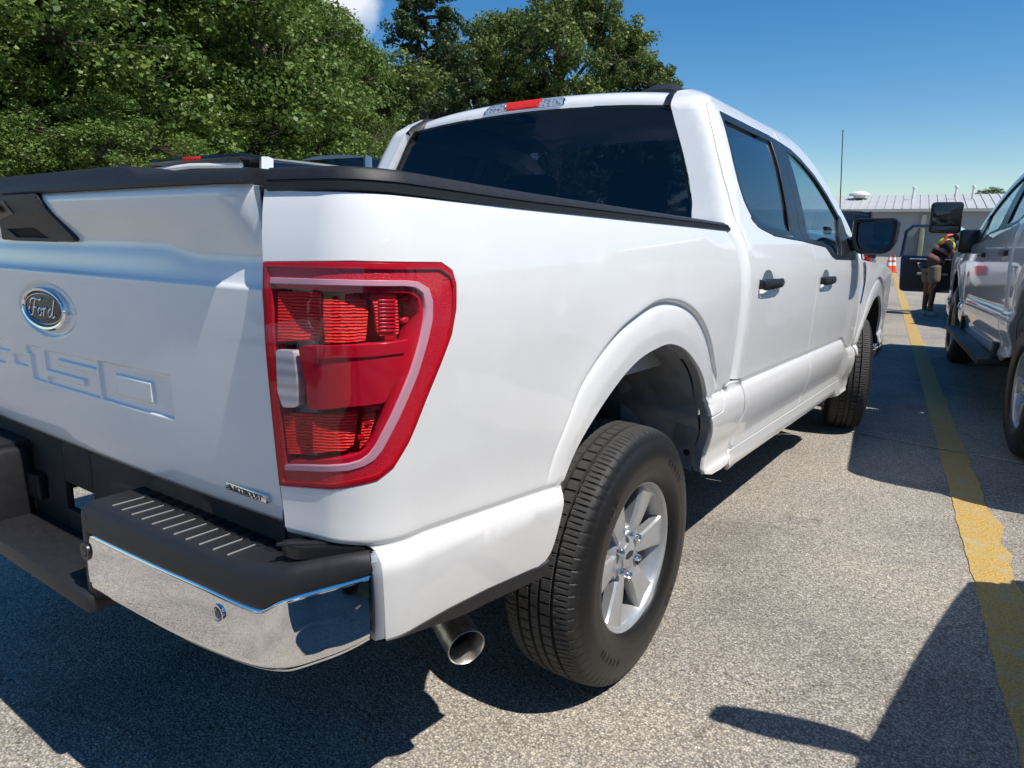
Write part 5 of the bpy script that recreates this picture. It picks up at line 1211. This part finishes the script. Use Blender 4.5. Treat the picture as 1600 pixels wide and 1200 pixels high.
# ------------------------------------------------------------------ other cars
def car(name, loc, rot, paint, label, L=4.7, W=1.86, H=1.72, suv=True, skipglass=False, cat="car"):
    """front of the car along +y; origin on the ground under its middle"""
    r = empty(name, loc, rot, 1, label, cat); h = W/2; y0 = -L/2; zb = .98 if suv else .90; tail = .10 if suv else .75
    # lower body: stations (y, half width factor, top z, bottom z)
    st = [(y0,.80,zb-.20,.45),(y0+.06,.90,zb-.05,.32),(y0+.35,.98,zb+.0,.24),(y0+L*.3,1,zb+.0,.22),(y0+L*.62,1,zb-.03,.22),(y0+L*.72,.99,zb-.06,.22),(y0+L*.9,.95,zb-.17,.24),(y0+L-.08,.84,zb-.26,.32),(y0+L,.74,zb-.36,.45)]
    mb = MB(); m = 12
    for y, k, zt, zl in st:
        w = h*k; half = [(w*.55,zl-.02),(w*.90,zl+.02),(w*.985,zl+.16),(w,lerp(zl,zt,.55)),(w*.985,zt-.06),(w*.93,zt)]
        mb.v += [(-a, y, b_) for a, b_ in half[::-1]][0:0]+[(a, y, b_) for a, b_ in half]+[(-a, y, b_) for a, b_ in half[::-1]]
    mb.f = [(i*m+k, (i+1)*m+k, (i+1)*m+(k+1) % m, i*m+(k+1) % m) for i in range(len(st)-1) for k in range(m)]+[tuple(range(m)), tuple(range((len(st)-1)*m, len(st)*m))[::-1]]
    mb.f = [f[::-1] for f in mb.f]; mb.build("body", paint, r, 40)
    # roof
    ra, rb_ = y0+.30+tail, y0+L*.60; rw_ = h*.74; mb = MB(); ny = 9; nx = 9
    for i in range(ny):
        t = i/(ny-1); y = lerp(ra, rb_-.35, t)
        for k in range(nx):
            u = -1+2*k/(nx-1); mb.v.append((u*rw_, y, H-.055*u**4-.03*u*u-.05*(t-.45)**2*2))
    mb.f = [(i*nx+k, i*nx+k+1, (i+1)*nx+k+1, (i+1)*nx+k) for i in range(ny-1) for k in range(nx-1)]
    n0 = len(mb.v); mb.v += [(x, y, z-.05) for x, y, z in mb.v]; mb.f += [tuple(q+n0 for q in f)[::-1] for f in mb.f[:]]
    B = list(range(nx))+[i*nx+nx-1 for i in range(1,ny)]+[(ny-1)*nx+k for k in range(nx-2,-1,-1)]+[i*nx for i in range(ny-2,0,-1)]
    mb.f += [(B[i], B[i]+n0, B[(i+1) % len(B)]+n0, B[(i+1) % len(B)]) for i in range(len(B))]; ro = mb.build("roof", paint, r, 40)
    # glass
    yb_, yf = y0+.10+tail*.5, y0+L*.70; zt = H-.075
    P = lambda s, y, z: (s, y, z)
    for s in (-1,1):
        MB().add([(s*h*.93,yb_+.12,zb-.02),(s*h*.93,yf-.1,zb-.06),(s*rw_,rb_-.33,zt),(s*rw_,ra+.04,zt)], [(0,1,2,3) if s > 0 else (3,2,1,0)]).build("side_glass", GLR, r, False)
        for ya, yc, w in ((yb_,ra,.06),(yf,rb_-.35,.045),((yb_+yf)/2-.1,(ra+rb_)/2-.2,.05)):
            MB().tube([(s*h*.92,ya+.02,zb-.03),(s*rw_*.995,yc,zt+.0)], w, 6).build("pillar", paint if w != .05 else BLKS, r, 40)
    MB().add([(-h*.84,yb_,zb-.02),(h*.84,yb_,zb-.02),(rw_*.95,ra+.0,zt),(-rw_*.95,ra+.0,zt)], [(0,1,2,3)]).build("rear_glass", GLR, r, False)
    MB().add([(-h*.88,yf,zb-.08),(h*.88,yf,zb-.08),(rw_*.97,rb_-.34,zt),(-rw_*.97,rb_-.34,zt)], [(3,2,1,0)]).build("windscreen", GLW, r, False)
    MB().box((-h*.8,y0+.5,.4),(h*.8,y0+L*.68,zb-.12)).build("interior", INTER, r, False)
    for s in (-1,1):
        MB().box((s*(h+.14)-.09,yf-.48,zb-.02),(s*(h+.14)+.09,yf-.40,zb+.12), .03).build("door_mirror", BLKS, r, 35)
        MB().box((s*h*.80-.10,y0-.012,zb-.38),(s*h*.80+.10,y0+.2,zb-.12), .03).build("tail_lamp", REDM, r, 35)
        MB().box((s*h*.70-.16,y0+L-.25,zb-.42),(s*h*.70+.16,y0+L+.0,zb-.28), .03).build("headlamp", REVC, r, 35)
        for yy in (y0+.88, y0+L-.92):
            w = MB().lathe([(-.11,.20),(-.11,.31),(-.09,.335),(.09,.335),(.11,.31),(.11,.20),(.09,.20),(.07,.05),(.075,0)], 28, 'x', Matrix.Translation((s*(h-.10),yy,.335)) @ Matrix.Rotation(0 if s > 0 else math.pi,4,'Z')).build("tyre", RUB, r, 40)
            MB().lathe([(.112,.21),(.10,.18),(.085,.06),(.095,0)], 20, 'x', Matrix.Translation((s*(h-.10),yy,.335)) @ Matrix.Rotation(0 if s > 0 else math.pi,4,'Z')).build("rim", ALLOY, w, 40)
    return r, ro
wc, wro = car("parked_car", (-4.62,4.05,0), R_(5), CARWHITE, "white car with black roof spoiler and red lamp, seen over the tailgate", H=2.07, W=1.9)
MB().box((-.66,-2.20,1.95),(.66,-1.85,2.03), .03).build("roof_spoiler", BLKG, wc, 35); MB().box((-.13,-2.206,1.985),(.13,-2.17,2.02), .01).build("brake_lamp", REDR, wc, 35)
MB().tube([(-.62,-2.16,1.925),(0,-2.20,1.94),(.62,-2.16,1.925)], .026, 6).build("hatch_trim", CARWHITE, wc, 35)
car("parked_car", (-6.9,7.3,0), R_(7), BLUEGREY, "blue grey van roof showing beside the white cab pillar", H=2.50, W=1.9, cat="van")
car("parked_car", (-.75,8.0,0), R_(5), CARBLACK, "black car parked straight ahead of the white pickup", H=1.45, suv=False, W=1.9, L=4.6)
car("parked_car", (-3.1,24.0,0), R_(8), MAROON, "dark maroon sport utility car before the grey building", H=2.22, W=2.0)
car("parked_car", (-2.2,17.0,0), R_(8), CARWHITE, "low white car in front of the maroon one, behind the door mirror", H=1.55, suv=False, W=1.85)
bl, _ = car("parked_car", (1.98,13.4,0), R_(8.3), NAVY, "navy blue car with its driver door wide open", H=1.78, W=1.95, L=4.9)
car("parked_car", (9.0,33,0), R_(8), SILVER, "silver car far behind the grey pickup", H=1.6)
# cars behind the photographer, mirrored in the paint and chrome
car("parked_car", (-1.3,-7.2,0), R_(4), CARWHITE, "white car parked behind the photographer, out of frame", H=1.75, W=1.9)
car("parked_car", (2.3,-10.5,0), R_(5), MAROON, "maroon car parked behind the photographer, out of frame", H=1.7, W=1.9)
car("parked_car", (-4.4,-8.2,0), R_(4), CARBLACK, "black car parked behind the photographer, out of frame", H=1.7, W=1.9)
# open driver door of the navy car
dm = Matrix.Translation(bl.location) ; dd = empty("dd"); bpy.data.objects.remove(dd)
hx, hy = -.965, .35
Md = Matrix.Translation((hx,hy,0)) @ Matrix.Rotation(R_(-98),4,'Z')     # local -y runs along the open door
def dpart(mb, name, m, parent): mb.v = [tuple(Md @ Vector(q)) for q in mb.v]; return mb.build(name, m, parent, 35)
dk = dpart(MB().prism(rounded([(-1.02,.38),(0,.38),(0,1.02),(-1.06,1.06)], .08, 4), -.05, .05, 'yz', .01), "open_door", NAVY, bl)
frm = [(-1.05,1.04),(-1.02,1.50),(-.92,1.60),(-.45,1.60),(-.02,1.05)]
dpart(MB().tube([(0,a,b_) for a, b_ in frm], .032, 8), "window_frame", NAVY, dk)
dpart(MB().add([(0,a,b_) for a, b_ in frm], [tuple(range(5))]), "window_glass", GLW, dk)
dpart(MB().prism(rounded([(-.98,.44),(-.06,.44),(-.06,.98),(-.98,1.0)], .06, 4), .052, .085, 'yz', .008), "inner_panel", INTER, dk)
dpart(MB().box((.085,-.90,.985),(.105,-.10,1.01), .006), "trim_strip", CHROMEB, dk); dpart(MB().box((.085,-.75,.70),(.13,-.25,.745), .012), "armrest", mat("pale_trim"), dk)
# ------------------------------------------------------------------ traffic cones
ORG = mat("cone_orange", (.75,.10,.02), .5); CWH = mat("cone_white", (.8,.8,.8), .5)
for i, (u, d) in enumerate(((1393,33.2),(1400,33.4))):
    q = at(u, d); r = empty("traffic_cone", q, 0, 1.0, ["orange traffic cone with white bands, left one of the pair","orange traffic cone with white bands, right one of the pair"][i], "traffic cone", "traffic cones")
    MB().box((-.19,-.19,0),(.19,.19,.03), .01).build("base", ORG, r, 35); MB().lathe([(.03,.14),(.72,.035),(.72,0)], 20, 'z').build("cone_body", ORG, r, 40)
    MB().lathe([(.28,.106),(.42,.084)], 20, 'z').build("reflective_band", CWH, r, 40); MB().lathe([(.50,.072),(.62,.053)], 20, 'z').build("reflective_band", CWH, r, 40)
# ------------------------------------------------------------------ person bending into the navy car
SKIN = mat("skin_dark", (.10,.055,.04), .55); KHA = mat("khaki_shorts", (.20,.165,.125), .85); BLKC = mat("black_shirt", (.012,.012,.014), .9); VEST = mat("vest_yellow", (.55,.68,.03), .8); VORG = mat("vest_orange", (.85,.13,.05), .7); VGR = mat("vest_reflective_grey", (.25,.25,.27), .4)
per = empty("person", (.50,13.05,0), 0, 1, "person in a yellow and orange safety vest and khaki shorts bending into the navy car", "person")
def skin_fig(name, pts, edges, m, parent, lvl=2):
    me = bpy.data.meshes.new(name); me.from_pydata([q[:3] for q in pts], edges, []); o = bpy.data.objects.new(name, me); COL.objects.link(o); o.parent = parent
    md = o.modifiers.new("skin", 'SKIN'); md.use_smooth_shade = True
    for k, q in enumerate(pts): me.skin_vertices[0].data[k].radius = (q[3], q[4] if len(q) > 4 else q[3])
    me.skin_vertices[0].data[0].use_root = True; s = o.modifiers.new("sub", 'SUBSURF'); s.levels = lvl; s.render_levels = lvl; me.materials.append(m); return o
# local frame: x right (towards the car), y away
BODY = [(0,0,.92,.15,.12),(.09,.04,1.12,.15,.115),(.18,.09,1.28,.155,.115),(.26,.13,1.37,.07,.07),(.33,.16,1.43,.085,.095),   # pelvis, waist, chest, neck, head
        (-.06,.09,.86,.095,.09),(-.04,.10,.48,.062),(-.05,.12,.10,.042),(.02,.02,.045,.045,.035),
        (.06,-.09,.86,.095,.09),(.07,-.09,.48,.062),(.06,-.06,.10,.042),(.12,-.16,.045,.045,.035),
        (.20,-.09,1.25,.062),(.36,-.08,1.04,.045),(.56,.03,.98,.034),(.64,.08,.97,.03),(.20,.27,1.25,.062),(.38,.30,1.05,.045),(.56,.28,.98,.034)]
EDG = [(0,1),(1,2),(2,3),(3,4),(0,5),(5,6),(6,7),(7,8),(0,9),(9,10),(10,11),(11,12),(2,13),(13,14),(14,15),(15,16),(2,17),(17,18),(18,19)]
body = skin_fig("body", BODY, EDG, SKIN, per)
skin_fig("shirt", [(0,0,.95,.165,.135),(.09,.04,1.12,.17,.13),(.18,.09,1.27,.175,.13),(.22,.11,1.32,.10,.09),(.20,-.10,1.25,.08),(.28,-.10,1.13,.068),(.20,.27,1.25,.08),(.30,.29,1.13,.068)], [(0,1),(1,2),(2,3),(2,4),(4,5),(2,6),(6,7)], BLKC, body)
skin_fig("shorts", [(0,0,.95,.165,.14),(-.06,.09,.84,.12,.11),(-.05,.10,.55,.105,.10),(.06,-.09,.84,.12,.11),(.065,-.09,.55,.105,.10)], [(0,1),(1,2),(0,3),(3,4)], KHA, body)
def hoop(c, ax, r1, r2, wid, name, m):
    """vest band: flat hoop round the torso axis"""
    c = Vector(c); ax = Vector(ax).normalized(); a = Vector((0,1,0)); a = (a-ax*a.dot(ax)).normalized(); b_ = ax.cross(a); mb = MB(); nn = 32
    for s in (-.5,-.4,.4,.5):
        k = 1.0 if abs(s) < .45 else .96
        mb.v += [(c+ax*s*wid+(a*math.cos(t)*r1+b_*math.sin(t)*r2)*k)[:] for t in [2*math.pi*q/nn for q in range(nn)]]
    mb.f = [(i*nn+q, i*nn+(q+1) % nn, (i+1)*nn+(q+1) % nn, (i+1)*nn+q) for i in range(3) for q in range(nn)]; return mb.build(name, m, body, 40)
axs = (.19,.09,.34)
hoop((.03,.015,1.00), axs, .185,.158,.075,"vest_band",VORG); hoop((.03,.015,1.00), axs, .190,.163,.045,"reflective_strip",VGR)
hoop((.11,.05,1.145), axs, .192,.155,.075,"vest_band",VORG); hoop((.11,.05,1.145), axs, .197,.160,.045,"reflective_strip",VGR)
skin_fig("vest_yoke", [(.13,.06,1.19,.200,.160),(.18,.085,1.28,.200,.158),(.225,.11,1.35,.13,.11)], [(0,1),(1,2)], VEST, body)
MB().tube([(.10,-.10,1.22),(.17,-.06,1.42),(.24,.03,1.44)], .025, 6).build("shoulder_strip", VORG, body, 40)
MB().lathe([(0,.11),(.05,.105),(.09,.06),(.10,0)], 16, 'z', Matrix.Translation((.335,.16,1.475)) @ Matrix.Rotation(R_(35),4,'Y')).build("cap", mat("light_blue_cap", (.25,.55,.80), .7), body, 40)
for x, y in ((.02,.02),(.12,-.16)): MB().box((x-.07,y-.13,0),(x+.06,y+.13,.085), .03).build("shoe", mat("shoe_grey_green", (.30,.36,.34), .6), body, 35)
